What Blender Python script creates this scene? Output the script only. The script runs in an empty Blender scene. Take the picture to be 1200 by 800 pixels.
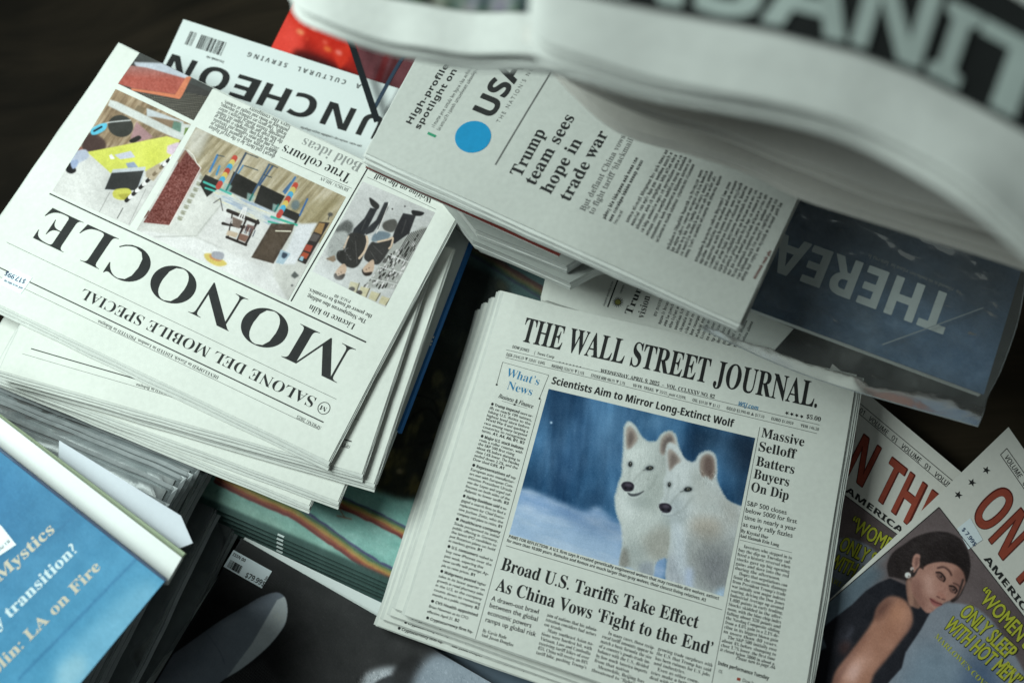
import bpy, math, random
import numpy as np
from mathutils import Vector, Matrix

random.seed(7)
RNG = np.random.default_rng(11)
scene = bpy.context.scene
COL = scene.collection

# ------------------------------------------------------------------ camera
FPX, CAMZ, PITCH, ROLL = 1167.0, 0.89, math.radians(20.5), math.radians(-13.5)
cam_d = bpy.data.cameras.new('camera')
cam = bpy.data.objects.new('camera', cam_d)
COL.objects.link(cam)
R3 = Matrix.Rotation(PITCH, 3, 'X') @ Matrix.Rotation(ROLL, 3, 'Z')
cam.matrix_world = Matrix.Translation((0, 0, CAMZ)) @ R3.to_4x4()
cam_d.sensor_width = 36.0
cam_d.lens = FPX / 1200 * 36
cam_d.clip_start, cam_d.clip_end = 0.01, 60
cam_d.dof.use_dof = True
cam_d.dof.focus_distance = 0.84
cam_d.dof.aperture_fstop = 3.7
scene.camera = cam

# ------------------------------------------------------------------ light
world = bpy.data.worlds.new('World')
scene.world = world
world.use_nodes = True
bg = world.node_tree.nodes['Background']
bg.inputs[0].default_value = (0.62, 0.74, 0.73, 1)
bg.inputs[1].default_value = 0.115


def area_lamp(name, loc, target, size, power, color):
    d = bpy.data.lights.new(name, 'AREA')
    d.shape = 'RECTANGLE'
    d.size, d.size_y = size
    d.energy = power
    d.color = color
    o = bpy.data.objects.new(name, d)
    COL.objects.link(o)
    o.location = loc
    o.rotation_euler = (Vector(target) - Vector(loc)).to_track_quat('-Z', 'Y').to_euler()
    return o


area_lamp('window_light', (-0.70, 0.60, 1.10), (-0.08, 0.36, 0.08), (0.66, 0.60), 18.5, (0.85, 1.0, 0.955))

scene.view_settings.view_transform = 'Standard'
scene.view_settings.look = 'None'
scene.view_settings.exposure = 0.0
scene.view_settings.gamma = 1.0
scene.cycles.use_denoising = True
scene.cycles.transparent_max_bounces = 16
scene.cycles.max_bounces = 8
scene.cycles.caustics_reflective = False
scene.cycles.caustics_refractive = False

# ------------------------------------------------------------------ pixel <-> place
Rn = np.array(R3)


def ray(p):
    v = Rn @ np.array([p[0] - 600.0, 400.0 - p[1], -FPX])
    return v / -v[2]


def at(p, z):
    v = ray(p)
    return np.array([v[0] * (CAMZ - z), v[1] * (CAMZ - z), z])


def project(P):
    P = np.atleast_2d(P) - np.array([0, 0, CAMZ])
    c = P @ Rn
    return np.stack([600 + FPX * c[:, 0] / -c[:, 2], 400 - FPX * c[:, 1] / -c[:, 2]], 1)


def lin(c):
    c = np.asarray(c, float)
    return np.where(c <= 0.04045, c / 12.92, ((c + 0.055) / 1.055) ** 2.4)


class Surf:
    """the top surface of a paper: a plane with slow ripples"""

    def __init__(self, z, amp=0.0008, seed=0, tilt=(0, 0), origin=(0, 0), crease=None):
        self.z, self.amp, self.tilt, self.o = z, amp, tilt, origin
        r = random.Random(seed)
        self.k = [(r.uniform(-55, 55), r.uniform(-55, 55), r.uniform(0, 6.28), r.uniform(.3, 1)) for _ in range(5)]
        self.bumps = []

    def wave(self, x, y):
        w = 0
        for kx, ky, ph, a in self.k:
            w = w + a * np.sin(kx * x + ky * y + ph)
        w = w * self.amp / 2
        for bx, by, br, bh in self.bumps:
            w = w + bh * np.exp(-((x - bx) ** 2 + (y - by) ** 2) / (br * br))
        return w

    def h(self, x, y):
        return self.z + self.tilt[0] * (x - self.o[0]) + self.tilt[1] * (y - self.o[1]) + self.wave(x, y)

    def at(self, p):
        v = ray(p)
        a, b = self.tilt
        t = (CAMZ - self.z + a * self.o[0] + b * self.o[1]) / (1 + a * v[0] + b * v[1])
        return np.array([v[0] * t, v[1] * t])

    def up3(self, xy, off):
        xy = np.asarray(xy, float)
        return np.stack([xy[:, 0], xy[:, 1], self.h(xy[:, 0], xy[:, 1]) + off], 1)


# ------------------------------------------------------------------ objects
def tag(o, label=None, cat=None, group=None, kind=None):
    if label: o['label'] = label
    if cat: o['category'] = cat
    if group: o['group'] = group
    if kind: o['kind'] = kind
    return o


def thing(name, loc, label, cat, group=None):
    o = bpy.data.objects.new(name, None)
    COL.objects.link(o)
    o.empty_display_size = 0.02
    o.location = [float(q) for q in loc]
    return tag(o, label, cat, group)


class MB:
    def __init__(self):
        self.v, self.f, self.n = [], [], 0

    def add(self, verts, faces):
        self.v.append(np.asarray(verts, float))
        n = self.n
        self.f.extend([[i + n for i in q] for q in faces])
        self.n += len(verts)

    def grid(self, P):
        """P: (r,c,3)"""
        r, c = P.shape[:2]
        f = [(i * c + j, i * c + j + 1, (i + 1) * c + j + 1, (i + 1) * c + j) for i in range(r - 1) for j in range(c - 1)]
        self.add(P.reshape(-1, 3), f)

    def build(self, name, mat, root=None, smooth=False, colors=None):
        V = np.concatenate(self.v) if self.v else np.zeros((0, 3))
        loc, r = np.zeros(3), root
        while r is not None:
            loc, r = loc + np.array(r.location), r.parent
        me = bpy.data.meshes.new(name)
        me.from_pydata((V - loc).tolist(), [], self.f)
        me.update()
        if smooth:
            me.polygons.foreach_set('use_smooth', [True] * len(me.polygons))
        if colors is not None:
            ca = me.color_attributes.new('Col', 'FLOAT_COLOR', 'POINT')
            buf = np.ones((len(V), 4), np.float32)
            buf[:, :3] = colors
            ca.data.foreach_set('color', buf.ravel())
        me.materials.append(mat)
        o = bpy.data.objects.new(name, me)
        COL.objects.link(o)
        if root: o.parent = root
        return o


def dup(root, P, P2, ang, dz, label, group=None, keep=None, scale=1.0):
    """a copy of a thing and its parts, moved so that P lands on P2 after a turn by ang"""
    r = root.copy()
    COL.objects.link(r)
    c, s = math.cos(ang), math.sin(ang)
    L = np.array(root.location)
    d = (L[:2] - np.asarray(P)[:2]) * scale
    r.scale = (scale, scale, 1)
    r.location = (P2[0] + c * d[0] - s * d[1], P2[1] + s * d[0] + c * d[1], L[2] + dz)
    r.rotation_euler = (0, 0, ang)
    r['label'] = label
    if group: r['group'] = group
    for ch in list(root.children):
        if keep and ch.name.split('.')[0] not in keep: continue
        q = ch.copy()
        COL.objects.link(q)
        q.parent = r
        for g in list(ch.children):
            w = g.copy()
            COL.objects.link(w)
            w.parent = q
    return r


class Parts:
    """printed parts of one paper: each call starts a part of its own"""

    def __init__(self, root):
        self.root, self.l = root, []

    def __call__(self, name, mat):
        m = MB()
        self.l.append((name, mat, m))
        return m

    def build(self):
        for n, mt, m in self.l:
            if m.n: m.build(n, M[mt], self.root)


# ------------------------------------------------------------------ materials
def nodes(name):
    m = bpy.data.materials.new(name)
    m.use_nodes = True
    nt = m.node_tree
    return m, nt, nt.nodes['Principled BSDF']


def paper_mat(name, col, rough=0.9, mott=0.06, scale=240, bump=0.12, spec=0.2, attr=False, coat=0.0):
    m, nt, b = nodes(name)
    N, Lk = nt.nodes, nt.links
    tc = N.new('ShaderNodeTexCoord')
    n1 = N.new('ShaderNodeTexNoise'); n1.inputs['Scale'].default_value = scale; n1.inputs['Detail'].default_value = 5
    n2 = N.new('ShaderNodeTexNoise'); n2.inputs['Scale'].default_value = 14; n2.inputs['Detail'].default_value = 4
    Lk.new(tc.outputs['Object'], n1.inputs['Vector']); Lk.new(tc.outputs['Object'], n2.inputs['Vector'])
    ad = N.new('ShaderNodeMath'); ad.operation = 'ADD'
    Lk.new(n1.outputs['Fac'], ad.inputs[0]); Lk.new(n2.outputs['Fac'], ad.inputs[1])
    mr = N.new('ShaderNodeMapRange')
    mr.inputs[1].default_value, mr.inputs[2].default_value = 0.6, 1.4
    mr.inputs[3].default_value, mr.inputs[4].default_value = 1 - mott, 1 + mott
    Lk.new(ad.outputs[0], mr.inputs[0])
    mx = N.new('ShaderNodeMix'); mx.data_type = 'RGBA'; mx.blend_type = 'MULTIPLY'; mx.inputs[0].default_value = 1
    if attr:
        at_ = N.new('ShaderNodeAttribute'); at_.attribute_name = 'Col'
        Lk.new(at_.outputs['Color'], mx.inputs[6])
    else:
        mx.inputs[6].default_value = (*col, 1)
    Lk.new(mr.outputs[0], mx.inputs[7])
    Lk.new(mx.outputs[2], b.inputs['Base Color'])
    b.inputs['Roughness'].default_value = rough
    b.inputs['Specular IOR Level'].default_value = spec
    b.inputs['Coat Weight'].default_value = coat
    b.inputs['Coat Roughness'].default_value = 0.22
    bp = N.new('ShaderNodeBump'); bp.inputs['Strength'].default_value = bump; bp.inputs['Distance'].default_value = 0.0006
    Lk.new(n1.outputs['Fac'], bp.inputs['Height']); Lk.new(bp.outputs['Normal'], b.inputs['Normal'])
    return m


M = {}
M['news'] = paper_mat('newsprint', (0.70, 0.70, 0.655), mott=0.065)
M['news_warm'] = paper_mat('newsprint_pinkish', (0.56, 0.535, 0.50), mott=0.06)
M['news_dull'] = paper_mat('newsprint_dull_grey', (0.50, 0.505, 0.475), mott=0.08)
M['news_soft'] = paper_mat('newsprint_soft_grey', (0.58, 0.585, 0.56), mott=0.08)
M['news_mid'] = paper_mat('newsprint_edges', (0.58, 0.585, 0.555), mott=0.10)
M['news_grey'] = paper_mat('newsprint_grey', (0.36, 0.37, 0.35), mott=0.08)
M['white'] = paper_mat('magazine_page', (0.80, 0.81, 0.79), mott=0.03, bump=0.05)
M['gloss_white'] = paper_mat('coated_white_cover', (0.74, 0.77, 0.76), rough=0.4, mott=0.02, bump=0.02, spec=0.4)
M['cream'] = paper_mat('uncoated_cover', (0.74, 0.71, 0.66), mott=0.05)
M['ink'] = paper_mat('black_ink', (0.022, 0.022, 0.022), rough=0.7, mott=0.3, bump=0.02)
M['soft_ink'] = paper_mat('grey_ink', (0.13, 0.13, 0.125), rough=0.8, mott=0.25, bump=0.02)
M['grey_ink'] = paper_mat('light_grey_ink', (0.30, 0.30, 0.29), rough=0.8, mott=0.2, bump=0.02)
M['blue_ink'] = paper_mat('blue_ink', (0.05, 0.22, 0.42), rough=0.8, mott=0.2, bump=0.02)
M['cyan_ink'] = paper_mat('cyan_ink', (0.012, 0.235, 0.46), rough=0.8, mott=0.1, bump=0.05)
M['green_ink'] = paper_mat('green_ink', (0.04, 0.25, 0.14), rough=0.8)
M['red_ink'] = paper_mat('red_ink', (0.33, 0.065, 0.04), rough=0.8, mott=0.18, bump=0.05)
M['red_dark'] = paper_mat('dark_red_ink', (0.12, 0.02, 0.015), rough=0.8)
M['yellow_ink'] = paper_mat('yellow_ink', (0.50, 0.50, 0.05), rough=0.8)
M['navy_ink'] = paper_mat('navy_ink', (0.03, 0.06, 0.14), rough=0.8)
M['beige_ink'] = paper_mat('beige_ink', (0.52, 0.47, 0.38), rough=0.5)
M['pale_ink'] = paper_mat('pale_blue_ink', (0.55, 0.66, 0.70), rough=0.5)
M['letter_white'] = paper_mat('white_letters', (0.60, 0.66, 0.65), rough=0.6)
M['picture'] = paper_mat('printed_picture', (1, 1, 1), attr=True, mott=0.03, scale=900, bump=0.03)
M['cover'] = paper_mat('printed_glossy_cover', (1, 1, 1), attr=True, rough=0.5, mott=0.07, bump=0.03, spec=0.14)
M['letter_grey'] = paper_mat('grey_letters', (0.36, 0.41, 0.39), rough=0.7)
M['sticker'] = paper_mat('price_sticker', (0.78, 0.84, 0.88), rough=0.5, mott=0.02, bump=0.02)
M['dark'] = paper_mat('dark_cover', (0.018, 0.019, 0.021), rough=0.5, mott=0.2, bump=0.1, spec=0.15)
M['band'] = paper_mat('black_band', (0.012, 0.013, 0.013), rough=0.7, mott=0.2)
M['strap'] = paper_mat('black_strap', (0.010, 0.013, 0.016), rough=0.5)
M['blue_edge'] = paper_mat('blue_spine', (0.03, 0.15, 0.42), rough=0.4)
M['teal_dark'] = paper_mat('dark_teal', (0.05, 0.13, 0.12), rough=0.5)
M['slate'] = paper_mat('slate_blue_cover', (0.13, 0.18, 0.24), rough=0.35, spec=0.5)
M['violet_white'] = paper_mat('cool_white_page', (0.62, 0.64, 0.70), mott=0.03)
M['pale_green'] = paper_mat('pale_green_edge', (0.50, 0.58, 0.40), mott=0.05)


def streak_mat(name, c1, c2):
    m, nt, b = nodes(name)
    N, Lk = nt.nodes, nt.links
    tc = N.new('ShaderNodeTexCoord')
    mp = N.new('ShaderNodeMapping'); mp.inputs['Scale'].default_value = (14, 14, 500)
    n = N.new('ShaderNodeTexNoise'); n.inputs['Scale'].default_value = 1.6; n.inputs['Detail'].default_value = 6
    Lk.new(tc.outputs['Object'], mp.inputs[0]); Lk.new(mp.outputs[0], n.inputs['Vector'])
    cr = N.new('ShaderNodeValToRGB')
    cr.color_ramp.elements[0].position, cr.color_ramp.elements[1].position = 0.38, 0.62
    cr.color_ramp.elements[0].color, cr.color_ramp.elements[1].color = (*c1, 1), (*c2, 1)
    Lk.new(n.outputs['Fac'], cr.inputs[0]); Lk.new(cr.outputs[0], b.inputs['Base Color'])
    b.inputs['Roughness'].default_value = 0.6
    return m


M['pages'] = streak_mat('stacked_page_edges', (0.42, 0.42, 0.40), (0.72, 0.73, 0.70))
M['sleeved'] = streak_mat('greyed_magazine', (0.07, 0.075, 0.08), (0.46, 0.49, 0.49))
M['teal_edges'] = streak_mat('teal_page_edges', (0.03, 0.07, 0.065), (0.16, 0.30, 0.27))


def plastic_mat(name, haze, tint, rough=0.12, wr=60):
    m, nt, b = nodes(name)
    N, Lk = nt.nodes, nt.links
    N.remove(b)
    out = N['Material Output']
    tr = N.new('ShaderNodeBsdfTransparent'); tr.inputs[0].default_value = (0.93, 0.95, 0.95, 1)
    gl = N.new('ShaderNodeBsdfGlossy'); gl.inputs['Roughness'].default_value = rough
    df = N.new('ShaderNodeBsdfDiffuse'); df.inputs[0].default_value = (*tint, 1)
    tc = N.new('ShaderNodeTexCoord')
    n = N.new('ShaderNodeTexNoise'); n.inputs['Scale'].default_value = wr; n.inputs['Detail'].default_value = 3.5; n.inputs['Distortion'].default_value = 0.8
    Lk.new(tc.outputs['Object'], n.inputs['Vector'])
    bp = N.new('ShaderNodeBump'); bp.inputs['Strength'].default_value = 0.28; bp.inputs['Distance'].default_value = 0.004
    Lk.new(n.outputs['Fac'], bp.inputs['Height'])
    Lk.new(bp.outputs[0], gl.inputs['Normal']); Lk.new(bp.outputs[0], df.inputs['Normal'])
    fr = N.new('ShaderNodeFresnel'); fr.inputs[0].default_value = 1.5
    Lk.new(bp.outputs[0], fr.inputs['Normal'])
    mr = N.new('ShaderNodeMapRange'); mr.inputs[1].default_value, mr.inputs[2].default_value = 0.25, 0.8
    mr.inputs[3].default_value, mr.inputs[4].default_value = haze * 0.6, haze * 1.4
    Lk.new(n.outputs['Fac'], mr.inputs[0])
    m1 = N.new('ShaderNodeMixShader'); Lk.new(mr.outputs[0], m1.inputs[0]); Lk.new(tr.outputs[0], m1.inputs[1]); Lk.new(df.outputs[0], m1.inputs[2])
    m2 = N.new('ShaderNodeMixShader'); Lk.new(fr.outputs[0], m2.inputs[0]); Lk.new(m1.outputs[0], m2.inputs[1]); Lk.new(gl.outputs[0], m2.inputs[2])
    Lk.new(m2.outputs[0], out.inputs[0])
    return m


M['rim'] = paper_mat('plastic_seal_and_glint', (0.36, 0.38, 0.39), rough=0.35, mott=0.3, scale=90, spec=0.5)
M['olive_ink'] = paper_mat('olive_ink', (0.22, 0.21, 0.06), rough=0.8)
M['strap_blue'] = paper_mat('dark_blue_strap', (0.03, 0.05, 0.08), rough=0.5)
M['navy_pages'] = streak_mat('blue_tinted_edges', (0.02, 0.05, 0.14), (0.08, 0.14, 0.26))
M['bag'] = plastic_mat('clear_plastic_bag', 0.17, (0.42, 0.44, 0.44), wr=22, rough=0.22)
M['sleeve'] = plastic_mat('clear_plastic_sleeve', 0.26, (0.5, 0.54, 0.56), rough=0.27, wr=30)

# ------------------------------------------------------------------ lettering
_fc = bpy.data.curves.new('lettering', 'FONT')
_fc.resolution_u = 3
_fo = bpy.data.objects.new('lettering', _fc)
COL.objects.link(_fo)
BASE = {'serif': (0x1D400, 0x1D41A, 0x1D7CE), 'ital': (0x1D434, 0x1D44E, None), 'sansb': (0x1D5D4, 0x1D5EE, 0x1D7EC),
        'sansi': (0x1D608, 0x1D622, 0x1D7E2), 'sansbi': (0x1D63C, 0x1D656, 0x1D7EC)}
CAP = {'serif': 0.694, 'ital': 0.694, 'sansb': 0.717, 'sansi': 0.717, 'sansbi': 0.717, 'sans': 0.70}


def style(s, st):
    out, bold = [], False
    for ch in s:
        if ch == '*':
            bold = not bold
            continue
        b = BASE.get('sansb' if bold else st)
        if b and 'A' <= ch <= 'Z': ch = chr(b[0] + ord(ch) - 65)
        elif b and 'a' <= ch <= 'z':
            ch = '\u210e' if (st == 'ital' and ch == 'h') else chr(b[1] + ord(ch) - 97)
        elif b and b[2] and '0' <= ch <= '9': ch = chr(b[2] + ord(ch) - 48)
        out.append(ch)
    return ''.join(out)


_cache, _adv = {}, {}


def _outline(s, off):
    k = (s, off)
    if k not in _cache:
        _fc.body = s
        _fc.offset = off
        me = bpy.data.meshes.new_from_object(_fo)
        v = np.zeros(len(me.vertices) * 3)
        me.vertices.foreach_get('co', v)
        f = [tuple(p.vertices) for p in me.polygons]
        bpy.data.meshes.remove(me)
        _cache[k] = (v.reshape(-1, 3)[:, :2], f)
    return _cache[k]


def advance(a, b, kern=True):
    """pen step from character a to the next one, b"""
    if a == ' ':
        a, b = ' ', 'I'
    elif b == ' ' or not kern:
        b = 'I'
    if (a, b) not in _adv:
        mx = lambda s: _outline(s, 0.0)[0][:, 0].max()
        _adv[a, b] = mx('I I') - mx('II') if a == ' ' else mx(a + b) - mx(b)
    return _adv[a, b]


def glyphs(s, st, off=0.0, track=0.0, kern=True):
    """outline of a line of lettering, capitals 1 tall; track = extra space per character"""
    t = style(s, st)
    x, vs, fs, n = 0.0, [], [], 0
    for i, ch in enumerate(t):
        if ch != ' ':
            v, f = _outline(ch, off)
            vs.append(v + np.array([x, 0]))
            fs.extend([tuple(q + n for q in g) for g in f])
            n += len(v)
        x += advance(ch, t[i + 1] if i + 1 < len(t) else 'I', kern) + track * CAP[st]
    return np.concatenate(vs) / CAP[st], fs


def updir(sf, a, b):
    d = b - a
    L = np.hypot(*d)
    d = d / L
    u = np.array([-d[1], d[0]])
    return d, u, L


def px_per_m(sf, c, u):
    P = sf.up3([c, c + u * 0.002], 0)
    q = project(P)
    return np.hypot(*(q[1] - q[0])) / 0.002


INK = 0.00022


def text(mb, sf, s, p0, p1, h, st='serif', off=0.0, track=False, natural=False, lean=0.0, ink=INK, up=None):
    """s written from pixel p0 to p1 (baseline), capitals h pixels tall"""
    a, b = sf.at(p0), sf.at(p1)
    d, u, L = updir(sf, a, b)
    if up is not None: u = up
    hm = h / px_per_m(sf, (a + b) / 2, u)
    fat, off = max(off, 0.0), min(off, 0.0)
    g, f = glyphs(s, st, off)
    if len(g) == 0: return
    if track and len(s) > 1:
        w = g[:, 0].max() - g[:, 0].min()
        g, f = glyphs(s, st, off, (L / hm - w) / (len(s) - 1))
    x = g[:, 0] - g[:, 0].min()
    w = x.max() * hm
    sx = L / w if not natural else min(1.0, L / w) * 1.0
    if natural and w < L and w > 0.86 * L: sx = L / w
    X = x * hm * sx + g[:, 1] * hm * lean
    Y = g[:, 1] * hm
    # heavier lettering: the same outline struck again a hair to each side
    strikes = [(0, 0)] if fat == 0 else [(1, 0), (-1, 0), (0, .6), (0, -.6)] if fat < .02 else [(math.cos(k * .785), math.sin(k * .785)) for k in range(8)]
    for k, (ox, oy) in enumerate(strikes):
        xy = a + (X + ox * fat * hm)[:, None] * d + (Y + oy * fat * hm)[:, None] * u
        mb.add(sf.up3(xy, ink + k * .000012), f)


def lerp(a, b, t):
    return (a[0] + (b[0] - a[0]) * t, a[1] + (b[1] - a[1]) * t)


def block(mb, sf, lines, tl, tr, bl, h, st='sans', off=0.0, br=None, indent=0.0):
    br = br or (tr[0] + bl[0] - tl[0], tr[1] + bl[1] - tl[1])
    n = max(len(lines) - 1, 1)
    for i, s in enumerate(lines):
        if not s: continue
        l, r = lerp(tl, bl, i / n), lerp(tr, br, i / n)
        if s[0] == '>':
            l = lerp(l, r, 0.09); s = s[1:]
        text(mb, sf, s, l, r, h, st, off, natural=True)


def rule(mb, sf, p0, p1, w, ink=INK, n=16):
    a, b = sf.at(p0), sf.at(p1)
    d, u, L = updir(sf, a, b)
    hm = w / px_per_m(sf, (a + b) / 2, u) / 2
    t = np.linspace(0, L, n)
    lo, hi = a + t[:, None] * d - u * hm, a + t[:, None] * d + u * hm
    mb.grid(np.stack([sf.up3(lo, ink), sf.up3(hi, ink)]))


def quadpatch(mb, sf, q, ink=INK, n=6):
    """q: four pixels"""
    c = [sf.at(p) for p in q]
    s = np.linspace(0, 1, n)
    S, T = np.meshgrid(s, s)
    xy = ((1 - S) * (1 - T))[..., None] * c[0] + (S * (1 - T))[..., None] * c[1] + (S * T)[..., None] * c[2] + ((1 - S) * T)[..., None] * c[3]
    mb.grid(sf.up3(xy.reshape(-1, 2), ink).reshape(n, n, 3))


def disc(mb, sf, c, r, ink=INK, n=40, r2=0.0, ax=None):
    a = sf.at(c)
    rm = r / px_per_m(sf, a, np.array([1.0, 0]))
    th = np.linspace(0, 2 * math.pi, n, endpoint=False)
    o = a + rm * np.stack([np.cos(th), np.sin(th)], 1)
    if r2 > 0:
        i = a + rm * r2 / r * np.stack([np.cos(th), np.sin(th)], 1)
        P = sf.up3(np.concatenate([o, i]), ink)
        mb.add(P, [(k, (k + 1) % n, n + (k + 1) % n, n + k) for k in range(n)])
    else:
        mb.add(sf.up3(o, ink), [tuple(range(n))])


def star(mb, sf, c, r, points=5, inner=0.42, ink=INK, rot=0.3):
    a = sf.at(c)
    rm = r / px_per_m(sf, a, np.array([1.0, 0]))
    n = points * 2
    th = np.linspace(0, 2 * math.pi, n, endpoint=False) + rot
    rr = np.where(np.arange(n) % 2 == 0, rm, rm * inner)
    o = np.concatenate([[a], a + np.stack([rr * np.cos(th), rr * np.sin(th)], 1)])
    mb.add(sf.up3(o, ink), [(0, 1 + k, 1 + (k + 1) % n) for k in range(n)])


def small_print(mb, sf, p0, p1, h, seed=0, frac=1.0, bold=0.17, ink=INK):
    """lines of print too small to read: rows of letter-like strokes in words"""
    r = random.Random(seed * 7919 + int(p0[0] * 31 + p0[1] * 17))
    a, b = sf.at(p0), sf.at(p1)
    d, u, L = updir(sf, a, b)
    hm = h / px_per_m(sf, (a + b) / 2, u)
    x, vs, fs = 0.0, [], []

    def box(x0, x1, y0, y1):
        k = len(vs)
        for X, Y in ((x0, y0), (x1, y0), (x1, y1), (x0, y1)): vs.append(a + X * d + Y * u)
        fs.append((k, k + 1, k + 2, k + 3))
    bw = bold * hm
    while x < L * frac:
        for _ in range(r.choice((2, 3, 4, 5, 6, 7, 8))):
            k = r.random()
            top = hm if k < 0.22 else hm * 0.7
            bot = -hm * 0.25 if 0.22 <= k < 0.3 else 0
            lw = hm * r.choice((0.34, 0.5, 0.55, 0.62))
            if x + lw > L: break
            box(x, x + bw, bot, top)
            if lw > hm * 0.4:
                box(x + lw - bw, x + lw, 0, hm * 0.68)
                yy = r.choice((0.0, 0.56, 0.3)) * hm
                box(x + bw, x + lw - bw, yy, yy + bw * 0.8)
            x += lw + hm * 0.16
        x += hm * 0.36
        if x > L - hm: break
    if vs: mb.add(sf.up3(np.array(vs), ink), fs)


# ------------------------------------------------------------------ paper bodies
def offset_quad(c, e):
    """push the sides of a world quad (TL,TR,BR,BL) out by e=(top,right,bottom,left) metres"""
    c = [np.asarray(q, float) for q in c]
    cen = sum(c) / 4
    L = []
    for i in range(4):
        a, b = c[i], c[(i + 1) % 4]
        d = (b - a) / np.hypot(*(b - a))
        n = np.array([d[1], -d[0]])
        if np.dot(n, (a + b) / 2 - cen) < 0: n = -n
        L.append((a + n * e[i], d))
    out = []
    for i in range(4):
        (p, d), (q, g) = L[i - 1], L[i]
        A = np.array([[d[0], -g[0]], [d[1], -g[1]]])
        t = np.linalg.solve(A, q - p)
        out.append(p + d * t[0])
    return out


def slab(mb, sf, c, top, thick, n=10, rag=0.0, seed=0, m=None):
    m = m or n
    s, t = np.linspace(0, 1, n), np.linspace(0, 1, m)
    S, T = np.meshgrid(s, t)
    xy = ((1 - S) * (1 - T))[..., None] * c[0] + (S * (1 - T))[..., None] * c[1] + (S * T)[..., None] * c[2] + ((1 - S) * T)[..., None] * c[3]
    if rag:
        r = np.random.default_rng(seed)
        for sl in ((0, slice(None)), (-1, slice(None)), (slice(None), 0), (slice(None), -1)):
            xy[sl] += r.normal(0, rag, xy[sl].shape)
    flat = xy.reshape(-1, 2)
    P = sf.up3(flat, top).reshape(m, n, 3)
    Q = sf.up3(flat, top - thick).reshape(m, n, 3)
    mb.grid(P)
    mb.grid(Q[:, ::-1])
    for A, B in ((P[0], Q[0]), (P[-1], Q[-1]), (P[:, 0], Q[:, 0]), (P[:, -1], Q[:, -1])):
        mb.grid(np.stack([A, B]))


def bodies(root, sf, c, thick, n, mat_top, mat_in, spread=(0, 0, 0, 0), jit=0.0008, seed=0, name='front_page', res=26):
    """a folded paper: the front page, and inner pages whose edges step out by spread per sheet"""
    r = random.Random(seed)
    per = thick / n
    m0 = MB()
    slab(m0, sf, c, 0, per * 0.86, n=res)
    top = m0.build(name, mat_top, root, smooth=False)
    mi = MB()
    for k in range(1, n):
        e = [spread[i] * k + r.uniform(-jit, jit) for i in range(4)]
        slab(mi, sf, offset_quad(c, e), -per * k, per * 0.86, n=14, rag=0.0003, seed=k + seed)
    if n > 1: mi.build('inner_pages', mat_in, root)
    return top


# ------------------------------------------------------------------ pictures
def gauss(m, r):
    if r <= 0.2: return m
    k = max(1, int(r * 2.5))
    w = np.exp(-0.5 * (np.arange(-k, k + 1) / r) ** 2)
    w /= w.sum()
    for ax in (0, 1):
        pad = [(0, 0)] * m.ndim
        pad[ax] = (k, k)
        p = np.pad(m, pad, mode='edge')
        out = 0
        for i, wi in enumerate(w):
            sl = [slice(None)] * m.ndim
            sl[ax] = slice(i, i + m.shape[ax])
            out = out + wi * p[tuple(sl)]
        m = out
    return m


def spline(pts, n=8, closed=True):
    p = np.asarray(pts, float)
    N = len(p)
    out = []
    rng = range(N) if closed else range(N - 1)
    for i in rng:
        if closed: p0, p1, p2, p3 = p[i - 1], p[i], p[(i + 1) % N], p[(i + 2) % N]
        else: p0, p1, p2, p3 = p[max(i - 1, 0)], p[i], p[i + 1], p[min(i + 2, N - 1)]
        for t in np.linspace(0, 1, n, endpoint=False):
            out.append(0.5 * (2 * p1 + (p2 - p0) * t + (2 * p0 - 5 * p1 + 4 * p2 - p3) * t * t + (3 * p1 - p0 - 3 * p2 + p3) * t ** 3))
    if not closed: out.append(p[-1])
    return np.array(out)


def rgb(*c):
    return np.array(c, float) / 255


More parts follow.
